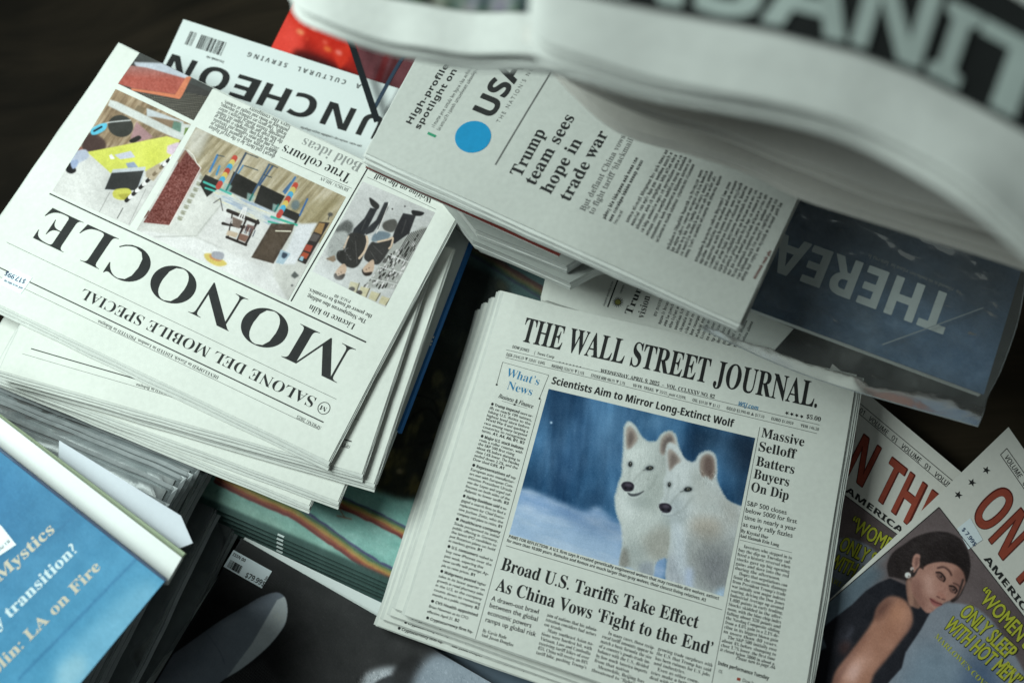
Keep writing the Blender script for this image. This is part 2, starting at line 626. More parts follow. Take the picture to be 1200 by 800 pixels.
class Canvas:
    def __init__(self, x0, y0, x1, y1, s, base):
        self.x0, self.y0, self.s = x0, y0, s
        self.w, self.h = int((x1 - x0) * s) + 1, int((y1 - y0) * s) + 1
        self.a = np.ones((self.h, self.w, 3)) * rgb(*base)
        X, Y = np.meshgrid(np.arange(self.w), np.arange(self.h))
        self.X, self.Y = X / s + x0, Y / s + y0

    def noise(self, sx, sy, seed=0, oct=3, ang=0.0):
        c, s = math.cos(ang), math.sin(ang)
        U, V = self.X * c + self.Y * s, -self.X * s + self.Y * c
        tot, amp, nrm = 0, 1.0, 0
        r = np.random.default_rng(seed)
        for o in range(oct):
            G = r.random((64, 64))
            u, v = U / sx * 2 ** o, V / sy * 2 ** o
            i, j = np.floor(u).astype(int), np.floor(v).astype(int)
            fu, fv = u - i, v - j
            fu, fv = fu * fu * (3 - 2 * fu), fv * fv * (3 - 2 * fv)
            g = lambda a, b: G[b % 64, a % 64]
            tot = tot + amp * ((g(i, j) * (1 - fu) + g(i + 1, j) * fu) * (1 - fv) + (g(i, j + 1) * (1 - fu) + g(i + 1, j + 1) * fu) * fv)
            nrm += amp
            amp *= 0.55
        return tot / nrm

    def mask(self, pts, feather=0.4, smooth=False):
        p = spline(pts) if smooth else np.asarray(pts, float)
        pad = 3 * feather + 1
        ys, xs = self.box(p[:, 0].min() - pad, p[:, 1].min() - pad, p[:, 0].max() + pad, p[:, 1].max() + pad)
        X, y = self.X[ys, xs], self.Y[ys, xs]
        out = np.zeros(self.X.shape)
        if X.size == 0: return out
        inside = np.zeros(X.shape, bool)
        for k in range(len(p)):
            (xa, ya), (xb, yb) = p[k - 1], p[k]
            if ya == yb: continue
            j0 = max(int((min(ya, yb) - y[0, 0]) * self.s) - 1, 0)
            j1 = max(int((max(ya, yb) - y[0, 0]) * self.s) + 2, 0)
            yy = y[j0:j1]
            cr = ((ya > yy) != (yb > yy)) & (X[j0:j1] < (xb - xa) * (yy - ya) / (yb - ya) + xa)
            inside[j0:j1] ^= cr
        out[ys, xs] = gauss(inside.astype(float), feather * self.s)
        return out

    def box(self, xa, ya, xb, yb):
        f = lambda v, o, n: int(min(max((v - o) * self.s, 0), n))
        return slice(f(ya, self.y0, self.h), f(yb, self.y0, self.h)), slice(f(xa, self.x0, self.w), f(xb, self.x0, self.w))

    def mix(self, m, col, alpha=1.0):
        r, c = np.flatnonzero(m.max(1) > 1e-4), np.flatnonzero(m.max(0) > 1e-4)
        if len(r) == 0: return
        sl = (slice(r[0], r[-1] + 1), slice(c[0], c[-1] + 1))
        m = (m[sl] * alpha)[..., None]
        col = np.asarray(col, float)
        if col.ndim > 1: col = col[sl]
        self.a[sl] = self.a[sl] * (1 - m) + col * m

    def fill(self, pts, col, feather=0.4, smooth=False, alpha=1.0, tex=None):
        m = self.mask(pts, feather, smooth)
        c = rgb(*col)
        if tex is not None:
            c = np.clip(c + tex[..., None], 0, 1)
        self.mix(m, c, alpha)
        return m

    def ell(self, c, rx, ry, col, feather=0.4, ang=0.0, alpha=1.0):
        ca, sa = math.cos(ang), math.sin(ang)
        dx, dy = self.X - c[0], self.Y - c[1]
        R = max(rx, ry) + 3 * feather + 1
        sl = self.box(c[0] - R, c[1] - R, c[0] + R, c[1] + R)
        dx, dy = dx[sl], dy[sl]
        m = np.zeros(self.X.shape)
        if dx.size == 0: return m
        u, v = (dx * ca + dy * sa) / rx, (-dx * sa + dy * ca) / ry
        m[sl] = gauss((u * u + v * v < 1).astype(float), feather * self.s)
        self.mix(m, rgb(*col), alpha)
        return m

    def line(self, pts, w, col, feather=0.3, smooth=False, alpha=1.0):
        p = spline(pts, 8, False) if smooth else np.asarray(pts, float)
        pad = w + 3 * feather + 1
        sl = self.box(p[:, 0].min() - pad, p[:, 1].min() - pad, p[:, 0].max() + pad, p[:, 1].max() + pad)
        X, Y = self.X[sl], self.Y[sl]
        if X.size == 0: return
        m = np.zeros(X.shape)
        for k in range(len(p) - 1):
            a, b = p[k], p[k + 1]
            d = b - a
            L = max(d @ d, 1e-9)
            t = np.clip(((X - a[0]) * d[0] + (Y - a[1]) * d[1]) / L, 0, 1)
            dist = np.hypot(X - a[0] - t * d[0], Y - a[1] - t * d[1])
            m = np.maximum(m, np.clip(.5 - (dist - w / 2) * self.s, 0, 1))
        full = np.zeros(self.X.shape)
        full[sl] = gauss(m, feather * self.s)
        self.mix(full, rgb(*col), alpha)

    def hairs(self, m, n, length, ang, spread, amount, seed=0):
        """short strokes of lighter and darker fur where m is set"""
        r = np.random.default_rng(seed)
        ys, xs = np.nonzero(m > 0.5)
        if len(ys) == 0: return
        k = r.integers(0, len(ys), n)
        th = ang + r.normal(0, spread, n)
        v = r.normal(0, amount, n)
        L = length * self.s * r.uniform(.5, 1.3, n)
        for t in np.linspace(0, 1, 9):
            x = np.clip((xs[k] + np.cos(th) * L * t).astype(int), 0, self.w - 1)
            y = np.clip((ys[k] + np.sin(th) * L * t).astype(int), 0, self.h - 1)
            self.a[y, x] = np.clip(self.a[y, x] + (v * (1 - abs(2 * t - 1)))[:, None], 0, 1)

    def photo(self, seed, sat=.86, tex=1.0):
        """the soft unevenness of a printed photograph: light falling off, texture, less colour"""
        self.a = gauss(self.a, .22 * self.s)
        n = (self.noise(44, 44, seed, 2) - .5) * .15 + (self.noise(6, 4, seed + 1, 4, .6) - .5) * .08 + (self.noise(1.4, 1.4, seed + 2, 2) - .5) * .10
        lum = self.a.mean(-1, keepdims=True)
        self.a = lum + (self.a - lum) * sat
        self.a = np.clip(self.a * (1 + n[..., None] * tex), 0, 1)
        return self

    def sample(self, px):
        x = np.clip((px[:, 0] - self.x0) * self.s, 0, self.w - 1.001)
        y = np.clip((px[:, 1] - self.y0) * self.s, 0, self.h - 1.001)
        i, j = x.astype(int), y.astype(int)
        fx, fy = (x - i)[:, None], (y - j)[:, None]
        A = self.a
        return (A[j, i] * (1 - fx) + A[j, i + 1] * fx) * (1 - fy) + (A[j + 1, i] * (1 - fx) + A[j + 1, i + 1] * fx) * fy


def picture(root, sf, q, cv, nx, ny, white, name='picture', mat='picture', ink=0.00012, albedo=0.70):
    """a printed picture with corners at pixels q (TL,TR,BR,BL); white = how paper white looks there"""
    c = [sf.at(p) for p in q]
    S, T = np.meshgrid(np.linspace(0, 1, nx), np.linspace(0, 1, ny))
    xy = ((1 - S) * (1 - T))[..., None] * c[0] + (S * (1 - T))[..., None] * c[1] + (S * T)[..., None] * c[2] + ((1 - S) * T)[..., None] * c[3]
    P = sf.up3(xy.reshape(-1, 2), ink)
    gr = np.random.default_rng(cv.w)
    cv.a = gauss(cv.a, 0.12 * cv.s)
    cv.a = np.clip(cv.a + gauss(gr.normal(0, .022, cv.a.shape[:2]), .6)[..., None] + ((cv.noise(18, 18, 77, 4) - .5) * .07)[..., None], 0, 1)
    flat = np.stack([P[:, 0], P[:, 1], P[:, 2] - sf.wave(P[:, 0], P[:, 1]) - ink], 1)
    colr = cv.sample(project(flat))
    alb = np.clip(lin(colr) / lin(rgb(*white)) * albedo, 0.006, 0.85)
    mb = MB()
    mb.grid(P.reshape(ny, nx, 3))
    return mb.build(name, M[mat], root, smooth=True, colors=alb)


def Z(x0, y0, s):
    return lambda *pts: [(x0 + x / s, y0 + y / s) for x, y in pts]

# ================================================================== the table
def build_table():
    m, nt, b = nodes('dark_wood')
    N, Lk = nt.nodes, nt.links
    tc = N.new('ShaderNodeTexCoord')
    mp = N.new('ShaderNodeMapping'); mp.inputs['Scale'].default_value = (2, 7, 2); mp.inputs['Rotation'].default_value = (0, 0, 0.5)
    n1 = N.new('ShaderNodeTexNoise'); n1.inputs['Scale'].default_value = 2.2; n1.inputs['Detail'].default_value = 6; n1.inputs['Distortion'].default_value = 1.2
    n2 = N.new('ShaderNodeTexNoise'); n2.inputs['Scale'].default_value = 5; n2.inputs['Detail'].default_value = 5
    Lk.new(tc.outputs['Object'], mp.inputs[0]); Lk.new(mp.outputs[0], n1.inputs['Vector']); Lk.new(tc.outputs['Object'], n2.inputs['Vector'])
    cr = N.new('ShaderNodeValToRGB')
    cr.color_ramp.elements[0].position, cr.color_ramp.elements[1].position = 0.3, 0.75
    cr.color_ramp.elements[0].color, cr.color_ramp.elements[1].color = (0.018, 0.014, 0.009, 1), (0.070, 0.050, 0.032, 1)
    Lk.new(n1.outputs['Fac'], cr.inputs[0])
    mx = N.new('ShaderNodeMix'); mx.data_type = 'RGBA'; mx.blend_type = 'MULTIPLY'; mx.inputs[0].default_value = 0.8
    Lk.new(cr.outputs[0], mx.inputs[6]); Lk.new(n2.outputs['Fac'], mx.inputs[7]); 
    # the wood colour gets darker towards the left end of the table
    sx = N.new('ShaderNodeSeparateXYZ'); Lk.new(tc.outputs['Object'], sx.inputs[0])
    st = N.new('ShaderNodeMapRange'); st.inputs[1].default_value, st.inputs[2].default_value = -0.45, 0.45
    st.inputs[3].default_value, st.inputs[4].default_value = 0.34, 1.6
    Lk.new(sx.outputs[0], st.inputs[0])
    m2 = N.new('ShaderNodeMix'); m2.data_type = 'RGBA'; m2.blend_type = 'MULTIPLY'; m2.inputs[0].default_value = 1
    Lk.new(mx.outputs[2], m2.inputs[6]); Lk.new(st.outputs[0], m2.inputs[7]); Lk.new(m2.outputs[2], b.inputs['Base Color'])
    b.inputs['Roughness'].default_value = 0.8; b.inputs['Specular IOR Level'].default_value = 0.08
    bp = N.new('ShaderNodeBump'); bp.inputs['Strength'].default_value = 0.2; bp.inputs['Distance'].default_value = 0.002
    Lk.new(n1.outputs['Fac'], bp.inputs['Height']); Lk.new(bp.outputs[0], b.inputs['Normal'])
    mb = MB()
    mb.add([(-2.5, -2, 0), (2.5, -2, 0), (2.5, 3, 0), (-2.5, 3, 0)], [(0, 1, 2, 3)])
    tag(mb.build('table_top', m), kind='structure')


build_table()


# ================================================================== the broadsheet with the wolves
def wolves():
    c = Canvas(590, 450, 892, 705, 3.2, (40, 84, 122))
    n1 = c.noise(22, 90, 3, 4, 0.1)
    n2 = c.noise(60, 60, 4, 3)
    n3 = c.noise(12, 40, 9, 3, 0.1)
    c.a = np.clip(c.a + ((n1 - .5) * 0.42)[..., None] * np.array([.75, 1.0, 1.15]) + ((n2 - .5) * 0.22)[..., None] + ((n3 - .5) * .12)[..., None], 0.05, 0.75)
    z3, z4, z6 = Z(700, 480, 5.715), Z(700, 580, 5.715), Z(440, 440, 4)
    # darker forest at the corners, paler patches between the trunks
    for p, rx, ry, col, al in [((868, 530), 26, 26, (16, 34, 52), .85), ((828, 515), 22, 20, (18, 40, 60), .7), ((655, 470), 22, 34, (16, 48, 78), .6), ((872, 575), 16, 22, (20, 44, 66), .5),
                               ((612, 560), 20, 26, (14, 48, 78), .6), ((700, 585), 16, 14, (18, 52, 84), .5), ((716, 497), 12, 26, (96, 142, 178), .45), ((770, 492), 9, 12, (104, 150, 184), .6), ((752, 496), 7, 10, (96, 142, 176), .5),
                               ((845, 545), 18, 30, (66, 116, 158), .5), ((790, 512), 14, 20, (80, 130, 170), .5), ((680, 505), 10, 30, (66, 112, 156), .4), ((664, 545), 12, 26, (60, 104, 148), .4)]:
        c.ell(p, rx, ry, col, 8, 0.12, al)
    c.ell((646, 495), 1.5, 1.5, (150, 180, 205), .5)
    r = np.random.default_rng(5)
    for k in range(40):
        c.ell((r.uniform(610, 880), r.uniform(460, 600)), .5, .5, (120, 160, 190), .3, 0, .5)
    # snow
    sn = c.fill(z6((500, 560), (690, 535), (760, 552), (880, 600), (980, 640), (1040, 620), (1140, 690), (1300, 700), (1300, 1000), (500, 1000)), (112, 148, 188), 3, True)
    t = c.noise(40, 9, 21, 4, 0.28)
    c.mix(sn * np.clip((t - .35) * 2.2, 0, 1), rgb(165, 186, 208), .9)
    c.fill(z6((600, 600), (760, 640), (1000, 700), (1140, 740), (1140, 1000), (500, 1000)), (160, 186, 206), 8, True, .55)
    c.fill(z4((-300, 60), (-60, 130), (60, 170), (160, 200), (150, 300), (-100, 240)), (52, 88, 132), 6, True, .35)
    # the far wolf
    w1 = [z3((176, 262), (178, 130), (205, 80), (252, 104), (304, 186), (345, 212), (396, 208), (424, 166), (482, 140), (524, 170), (542, 240), (600, 420)), z4((560, 10), (520, 300), (470, 420), (448, 415), (392, 452), (368, 560), (330, 560), (250, 500), (205, 480), (150, 475), (152, 430), (168, 320), (160, 210), (128, 110), (118, 20), (130, -30)), z3((150, 470), (164, 430), (168, 350), (172, 310))]
    w1 = sum(w1, [])
    m1 = c.fill(w1, (176, 188, 184), .9, True)
    # the near wolf
    w2 = sum([z3((466, 420), (460, 320), (466, 248), (488, 220), (532, 246), (596, 334), (652, 346), (682, 300), (740, 274), (790, 306), (802, 392), (800, 470), (832, 542), (872, 602), (952, 640), (1040, 660)), z4((1040, 300), (1000, 720), (700, 700), (480, 640), (458, 560), (470, 420), (490, 300), (492, 160)), z3((480, 712), (440, 690), (420, 640), (448, 560), (446, 470))], [])
    # shading on the far wolf before the near one goes over it
    for pts, col, f, al in [(z4((300, 300), (430, 200), (500, 250), (490, 420), (400, 440), (330, 400)), (136, 138, 128), 5, .7), (z4((180, 330), (300, 330), (330, 420), (310, 500), (190, 480)), (140, 152, 150), 5, .55),
                            (z4((150, 380), (200, 360), (210, 480), (140, 475)), (112, 112, 104), 2.5, .7), (z4((280, 470), (370, 450), (370, 560), (300, 545)), (120, 132, 146), 2.5, .6), (z3((310, 420), (440, 390), (460, 520), (420, 640), (380, 700), (300, 600)), (146, 158, 152), 6, .6), (z3((420, 230), (470, 300), (470, 420), (410, 380)), (140, 150, 146), 4, .6),
                            (z3((130, 560), (200, 570), (260, 640), (200, 760), (140, 700)), (196, 208, 206), 6, .7), (z3((200, 250), (330, 240), (320, 330), (240, 400), (190, 330)), (196, 208, 204), 5, .8)]:
        c.mix(c.mask(pts, f, True) * m1, rgb(*col), al)
    c.hairs(m1, 16000, 6, 1.75, .28, .05, 1)
    c.fill(z3((196, 250), (192, 150), (212, 108), (244, 130), (272, 190), (240, 240), (212, 262)), (144, 134, 124), 1.2, True, .9)
    c.fill(z3((210, 245), (208, 170), (228, 140), (246, 180), (232, 225)), (92, 82, 77), 1.6, True, .8)
    c.fill(z3((420, 280), (430, 190), (484, 152), (516, 190), (520, 240), (470, 230), (450, 300)), (146, 136, 126), 1.2, True, .9)
    c.fill(z3((434, 260), (450, 200), (490, 175), (506, 205), (470, 225), (446, 290)), (84, 77, 74), 1.6, True, .8)
    c.hairs(m1, 1500, 4, 1.6, .5, .06, 2)
    m2 = c.fill(w2, (180, 192, 192), .8, True)
    for pts, col, f, al in [(z4((640, 150), (800, 150), (840, 250), (760, 330), (640, 260)), (154, 142, 122), 6, .6), (z4((560, 330), (760, 260), (930, 300), (900, 650), (700, 640), (600, 560)), (126, 132, 130), 9, .75),
                            (z4((700, 420), (860, 400), (860, 620), (740, 600)), (98, 104, 110), 8, .6), (z4((470, 420), (540, 400), (580, 600), (470, 570)), (132, 142, 156), 5, .55), (z4((500, 200), (560, 200), (600, 500), (540, 520)), (186, 202, 212), 4, .7),
                            (z4((590, 500), (640, 500), (630, 640), (590, 620)), (170, 192, 224), 3, .7), (z4((800, 640), (860, 620), (850, 700), (790, 690)), (150, 186, 216), 3, .8),
                            (z3((470, 600), (560, 600), (620, 680), (520, 715)), (150, 164, 168), 5, .6), (z3((640, 420), (720, 470), (800, 560), (760, 680), (640, 640)), (164, 172, 166), 8, .7), (z3((500, 400), (600, 360), (640, 420), (600, 500), (520, 480)), (200, 212, 212), 6, .8),
                            (z3((640, 380), (700, 430), (720, 500), (640, 480)), (150, 158, 152), 5, .6), (z3((820, 560), (950, 650), (950, 790), (860, 760)), (156, 158, 150), 7, .7)]:
        c.mix(c.mask(pts, f, True) * m2, rgb(*col), al)
    lower = c.mask(z4((520, 60), (960, 60), (960, 700), (470, 700)), 2) * m2
    c.hairs(lower, 12000, 9, 1.25, .3, .085, 3)
    c.hairs(m2, 14000, 6, 1.5, .4, .05, 4)
    c.fill(z3((480, 400), (470, 300), (482, 262), (516, 280), (560, 340), (520, 370), (492, 404)), (142, 132, 122), 1.2, True, .85)
    c.fill(z3((494, 390), (490, 310), (510, 290), (538, 335), (512, 372)), (98, 88, 82), 1.6, True, .8)
    c.fill(z3((690, 420), (686, 350), (710, 305), (750, 296), (784, 330), (788, 420), (764, 470), (730, 440), (710, 450)), (130, 118, 108), 1.2, True, .95)
    c.fill(z3((716, 400), (716, 340), (745, 312), (772, 350), (770, 430), (742, 440)), (92, 77, 71), 1.6, True, .85)
    c.hairs(c.mask(z3((676, 400), (800, 400), (780, 500), (690, 480)), 1), 260, 5, 1.4, .4, .15, 5)
    # faces: eyes, noses, mouth
    for p, rx, ry, a in [(z3((221, 363))[0], 2.3, 3.1, .1), (z3((350, 390))[0], 4.6, 2.6, -.15), (z3((482, 500))[0], 1.7, 2.9, .1), (z3((606, 532))[0], 5.0, 2.8, -.1)]:
        c.ell(p, rx + 1.8, ry + 1.3, (122, 132, 132), 1.2, a, .75)
        c.ell(p, rx, ry, (46, 56, 58), .5, a)
        c.ell((p[0] + .2, p[1] - .3), rx * .5, ry * .6, (96, 108, 96), .3, a)
        c.ell((p[0] + .2, p[1] - .2), 1.0, 1.1, (16, 20, 24), .2)
    c.line(z3((306, 405), (330, 396)), 1.0, (90, 98, 98), .4)
    c.line(z3((556, 548), (582, 540)), 1.0, (90, 98, 98), .4)
    for q in (z3((160, 505), (180, 482), (222, 482), (246, 505), (238, 536), (214, 546), (180, 540)), z3((413, 648), (430, 626), (474, 628), (498, 652), (488, 682), (462, 690), (432, 680))):
        c.fill(q, (34, 32, 42), .5, True)
        cx, cy = np.mean(q, 0)
        c.ell((cx + .5, cy - 2), 4, 1.6, (92, 84, 98), 1, .1, .7)
        c.ell((cx - 3, cy + 1.5), 1.4, 1, (12, 10, 16), .3)
        c.ell((cx + 3.4, cy + 2.4), 1.4, 1, (12, 10, 16), .3)
    c.fill(z3((200, 552), (232, 562), (275, 556), (316, 540), (290, 564), (258, 578), (222, 577)), (62, 68, 72), .5, True)
    c.line(z3((210, 590), (250, 600), (300, 585)), 1.4, (150, 160, 158), .8, True, .7)
    c.line(z3((432, 700), (470, 712), (520, 700)), 1.2, (130, 142, 148), .7, True, .7)
    # ragged fur along both outlines, dark lines from eye to muzzle, shade under the chins
    for m, col, sd in ((m1, .10, 41), (m2, .12, 42)):
        ed = np.clip(gauss(m, 3.0) * (1 - gauss(m, 3.0)) * 4, 0, 1)
        rr = np.random.default_rng(sd)
        ys, xs = np.nonzero(ed > .55)
        k = rr.integers(0, len(ys), 2200)
        cx, cy = xs[m[ys, xs] > .5].mean(), ys[m[ys, xs] > .5].mean()
        for q in k:
            y, x = ys[q], xs[q]
            d = np.array([x - cx, (y - cy) * .6 + 40]); d /= np.hypot(*d)
            col_ = c.a[np.clip(int(y - d[1] * 5), 0, c.h - 1), np.clip(int(x - d[0] * 5), 0, c.w - 1)]
            for s in range(6):
                yy, xx = int(np.clip(y + d[1] * (s - 2), 0, c.h - 1)), int(np.clip(x + d[0] * (s - 2), 0, c.w - 1))
                c.a[yy, xx] = c.a[yy, xx] * .5 + col_ * .5
    for q, wd, al in ((((222, 385), (214, 430), (206, 475)), 2.2, .35), (((318, 400), (270, 440), (240, 478)), 2.4, .35), (((482, 520), (470, 570), (456, 620)), 2.0, .35), (((570, 545), (520, 590), (490, 628)), 2.4, .35), (((330, 540), (370, 500), (400, 440)), 2.4, .3), (((520, 700), (580, 660), (640, 580)), 2.6, .3),
                      (((286, 300), (290, 340), (280, 380)), 2.0, .25), (((540, 440), (548, 480), (540, 520)), 2.0, .25)):
        c.line(z3(*q), wd, (118, 128, 124), 1.2, True, al)
    c.fill(z3((200, 590), (262, 600), (320, 570), (370, 620), (300, 660), (210, 640)), (132, 146, 142), 4, True, .55)
    c.fill(z3((440, 700), (480, 720), (560, 705), (600, 730), (520, 780), (450, 760)), (136, 150, 152), 4, True, .55)
    for p, rx, ry, a in [(z3((221, 363))[0], 1.9, 2.7, .1), (z3((352, 390))[0], 3.9, 2.0, -.15), (z3((482, 500))[0], 1.4, 2.5, .1), (z3((606, 532))[0], 4.2, 2.1, -.1)]:
        c.ell(p, rx, ry, (24, 28, 32), .4, a, .9)
        c.ell((p[0] + .5, p[1] - .2), max(rx * .42, .8), ry * .55, (120, 124, 96), .25, a, .8)
        c.ell((p[0] + .5, p[1] - .2), .7, .9, (8, 10, 12), .2)
        c.ell((p[0] + .1, p[1] - .9), .4, .35, (220, 226, 224), .15)
    c.a = c.a * np.array([.93, .97, .95])
    c.a = c.a * .90 + .10 * c.a.mean(-1, keepdims=True)
    g = c.noise(.8, .8, 31, 1)
    c.a = np.clip(c.a + ((g - .5) * .04)[..., None], 0, 1)
    return c


WHITE_WSJ = (176, 192, 186)


def build_wall_street_paper():
    sf = Surf(0.072, 0.0007, 3)
    q = [(591, 344), (1004, 439), (933, 878), (474, 720)]
    c = [sf.at(p) for p in q]
    cen = sum(c) / 4
    top = sf.at((591, 344))
    sf.bumps = [(top[0] + .01, top[1], .03, 0.004)]
    t = thing('newspaper', (cen[0], cen[1], sf.z - 0.005), 'topmost newspaper of its pile, with two white wolves pictured on its front page', 'newspaper', 'fanned pile of broadsheets with the wolf photograph')
    bodies(t, sf, c, 0.0052, 5, M['news'], M['news_mid'], spread=(0, 0.0018, 0.0002, 0.0007), seed=4)
    # --- masthead
    mh = MB()
    text(mh, sf, 'THE WALL STREET JOURNAL.', (610, 399.5), (956.5, 478), 29.5, 'serif', 0.003)
    mh.build('masthead', M['ink'], t)
    P = Parts(t)
    hd, bd, gr, bl, rl = (lambda: P('headline', 'ink')), (lambda: P('article_text', 'ink')), (lambda: P('market_line', 'soft_ink')), (lambda: P('blue_heading', 'blue_ink')), (lambda: P('rule_line', 'soft_ink'))
    text(hd(), sf, 'WEDNESDAY, APRIL 9, 2025  ~  VOL. CCLXXXV NO. 82'.replace('~', '\u2013'), (703, 436.5), (837, 467), 4.6, 'serif')
    text(hd(), sf, '$5.00', (944.5, 490), (961, 494), 5, 'serif')
    q = P('star_row', 'ink')
    for k in range(4): star(q, sf, (922 + k * 5.7, 484 + k * 1.35), 2.6)
    text(bl(), sf, 'WSJ.com', (865, 475), (888, 480.5), 5.2, 'sansbi')
    text(gr(), sf, 'DOW JONES', (600, 407.5), (619.5, 412.5), 3.6, 'sansb')
    text(gr(), sf, '|  News Corp', (626, 414.5), (649, 420), 3.6, 'serif')
    q = P('star_row', 'soft_ink')
    for k in range(7): star(q, sf, (656 + k * 4, 424.5 + k * .95), 1.3)
    text(gr(), sf, '*DJIA* 37645.59 \u25bc 320.01  0.84%', (593, 416.5), (638, 427.5), 3.6, 'sans')
    text(gr(), sf, '*NASDAQ* 15267.91 \u25bc 2.15%', (646, 430), (684, 439.5), 3.6, 'sans')
    text(gr(), sf, '*STOXX 600* 486.91 \u25bc 2.7%', (692, 441.5), (732, 451.5), 3.6, 'sans')
    text(gr(), sf, '*10-YR. TREAS.* \u25bc 25/32, yield 4.259%', (741, 453), (803, 468), 3.6, 'sans')
    text(gr(), sf, '*OIL* $59.58 \u25bc $1.12', (811, 470), (843, 478), 3.6, 'sans')
    text(gr(), sf, '*GOLD* $2,990.40 \u25b2 $17.10', (851, 479.5), (895, 490), 3.6, 'sans')
    text(gr(), sf, '*EURO* $1.0959', (903.5, 492), (929, 498), 3.6, 'sans')
    text(gr(), sf, '*YEN* 146.28', (937.5, 500), (959, 505), 3.6, 'sans')
    rule(rl(), sf, (593, 409.5), (960, 498), .55)
    rule(rl(), sf, (592, 418.5), (957, 508), .55)
    # --- what's news column
    text(bl(), sf, 'What\u2019s', (592.5, 440), (630.5, 451.5), 10, 'serif', -0.01)
    text(bl(), sf, 'News', (593.5, 455.5), (622.5, 463.5), 10, 'serif', -0.01)
    for a, b in (((582, 450), (589, 424)), ((589, 424), (643, 439.5)), ((643, 439.5), (632, 467))): rule(rl(), sf, a, b, .5)
    disc(hd(), sf, (582, 450.5), 1.2, n=12); disc(hd(), sf, (632.3, 467), 1.2, n=12)
    text(hd(), sf, 'Business & Finance', (583.5, 465.5), (624, 478.5), 5, 'ital', 0.01)
    rule(rl(), sf, (588, 469.5), (618, 478.5), .4); star(hd(), sf, (603, 474), 1.7, 4, .6)
    text(hd(), sf, 'Scientists Aim to Mirror Long-Extinct Wolf', (646, 449.5), (859, 500.5), 8.8, 'sansb', 0.012)
    paras = [
        (['*\u25cf Trump imposed* more tar-', 'iffs on nearly 100 nations,', 'hiking U.S. duties to the', 'highest level since before', 'World War II and sparking a', 'race among many targeted', 'countries to renegotiate', 'terms. *A1, A4, A6, B1, B3*'], (575, 474.5), (564.2, 505.5)),
        (['*\u25cf Major U.S. stock indexes*', 'rode a roller coaster, with', 'the S&P 500 first rising', 'about 4% before slumping to', 'close 1.6% lower. The Nasdaq', 'ended down 2.2%, and the', 'Dow shed 0.8%. *A1*'], (563, 512), (554.2, 539)),
        (['*\u25cf Representatives of* top', 'European auto manufactur-', 'ers met with European Com-', 'mission President Ursula', 'von der Leyen and urged sof-', 'focuses on both sides of the', 'Atlantic to lower tariffs. *B3*'], (553, 546), (544, 575.5)),
        (['*\u25cf Harley-Davidson said* it en-', 'gaged a search firm to find a', 'replacement for Chief Execu-', 'tive Jochen Zeitz, who the', 'company said plans to retire. *B1*'], (542, 582), (535.5, 602.5)),
        (['*\u25cf Healthcare company*', 'Stada postponed its initial', 'public offering in Germany,', 'the latest IPO candidate to', 'put flotation plans on hold', 'as markets gyrate. *B1*'], (533.7, 609), (525.2, 634)),
        (['*\u25cf U.S. consumers* rushed to', 'buy new iPhones over the', 'past week, expecting that', 'new tariffs will prompt Ap-', 'ple to raise prices. *B1*'], (524, 641), (517.3, 663)),
        (['*\u25cf Walgreens posted* higher', 'sales in its latest quarter on', 'growth in retail pharmacy sales', 'in the U.S. as the company', 'counts down its remaining', 'months as a public company. *B2*'], (515.5, 670), (506.5, 697)),
        (['*\u25cf CVS Health appointed*', 'Brian Newman as its CFO', 'effective April 21. *B2*'], (504.6, 705), (500.3, 717)),
        (['*\u25cf Cryptocurrency firm* Rip-'], (499, 724.6), (499, 724.6))]
    for ls, a, b in paras:
        wa = lerp((49, 14.6), (55, 17.2), (a[1] - 474) / 250)
        wb = lerp((49, 14.6), (55, 17.2), (b[1] - 474) / 250)
        block(bd(), sf, ls, a, (a[0] + wa[0], a[1] + wa[1]), b, 3.35, 'sans', 0.004, (b[0] + wb[0], b[1] + wb[1]))
    rule(rl(), sf, (634, 468), (557, 748), .5)
    rule(rl(), sf, (890.3, 500), (833, 806), .5)
    # --- right column
    q = hd()
    for s, a, b in [('Massive', (891.6, 511.6), (941.4, 523)), ('Selloff', (888.6, 527.8), (932.4, 537.5)), ('Batters', (885.6, 544.8), (930, 555)), ('Buyers', (882.6, 559.6), (924, 569.5)), ('On Dip', (879.6, 574.8), (923.5, 585.5))]:
        text(q, sf, s, a, b, 11.3, 'serif', 0.003)
    q = bd()
    for s, a, b in [('S&P 500 closes', (875.2, 591.5), (921.6, 602.5)), ('below 5000 for first', (873.6, 599.6), (933.6, 613)), ('time in nearly a year', (872, 607.8), (932.4, 621.5)), ('as early rally fizzles', (870.2, 616), (928.5, 629.4))]:
        text(q, sf, s, a, b, 5.6, 'sans', 0.004)
    text(hd(), sf, 'By Krystal Hur', (868, 623), (900, 631), 4.0, 'serif')
    text(hd(), sf, 'And Hannah Erin Lang', (866.7, 628.6), (912.6, 640), 4.0, 'serif')
    rule(rl(), sf, (866.5, 632), (928, 647), .5)
    col6 = ['>Investors who stepped in to', 'buy the dip on Tuesday suf-', 'fered a historic reversal when', 'stocks gave up big opening', 'gains and dove into the red', 'during the afternoon.', '>Hopes that negotiations can', 'limit the economic damage', 'from President Trump\u2019s trade', 'war initially sent major indexes', 'soaring, driving the Dow Jones', 'Industrial Average up around', '1,400 points in early trading.', 'Stocks skidded in the after-', 'noon, with the blue-chip index', 'falling about 320 points and', 'the Nasdaq Composite sliding', 'from a 4.6% gain to a 2.1% de-', 'cline in its biggest blown gain', 'in more than 40 years.', '>The S&P 500 initially rose', 'about 4% before slumping to', 'close 1.7% lower, the first time', 'it closed below 5000 in about a']
    block(bd(), sf, col6, (866, 640), (927.6, 655), (843.8, 762), 4.0, 'serif', -0.009, (907, 779))
    text(bd(), sf, 'Please turn to page A6', (862, 771.5), (908, 783.5), 4.0, 'ital', 0.006)
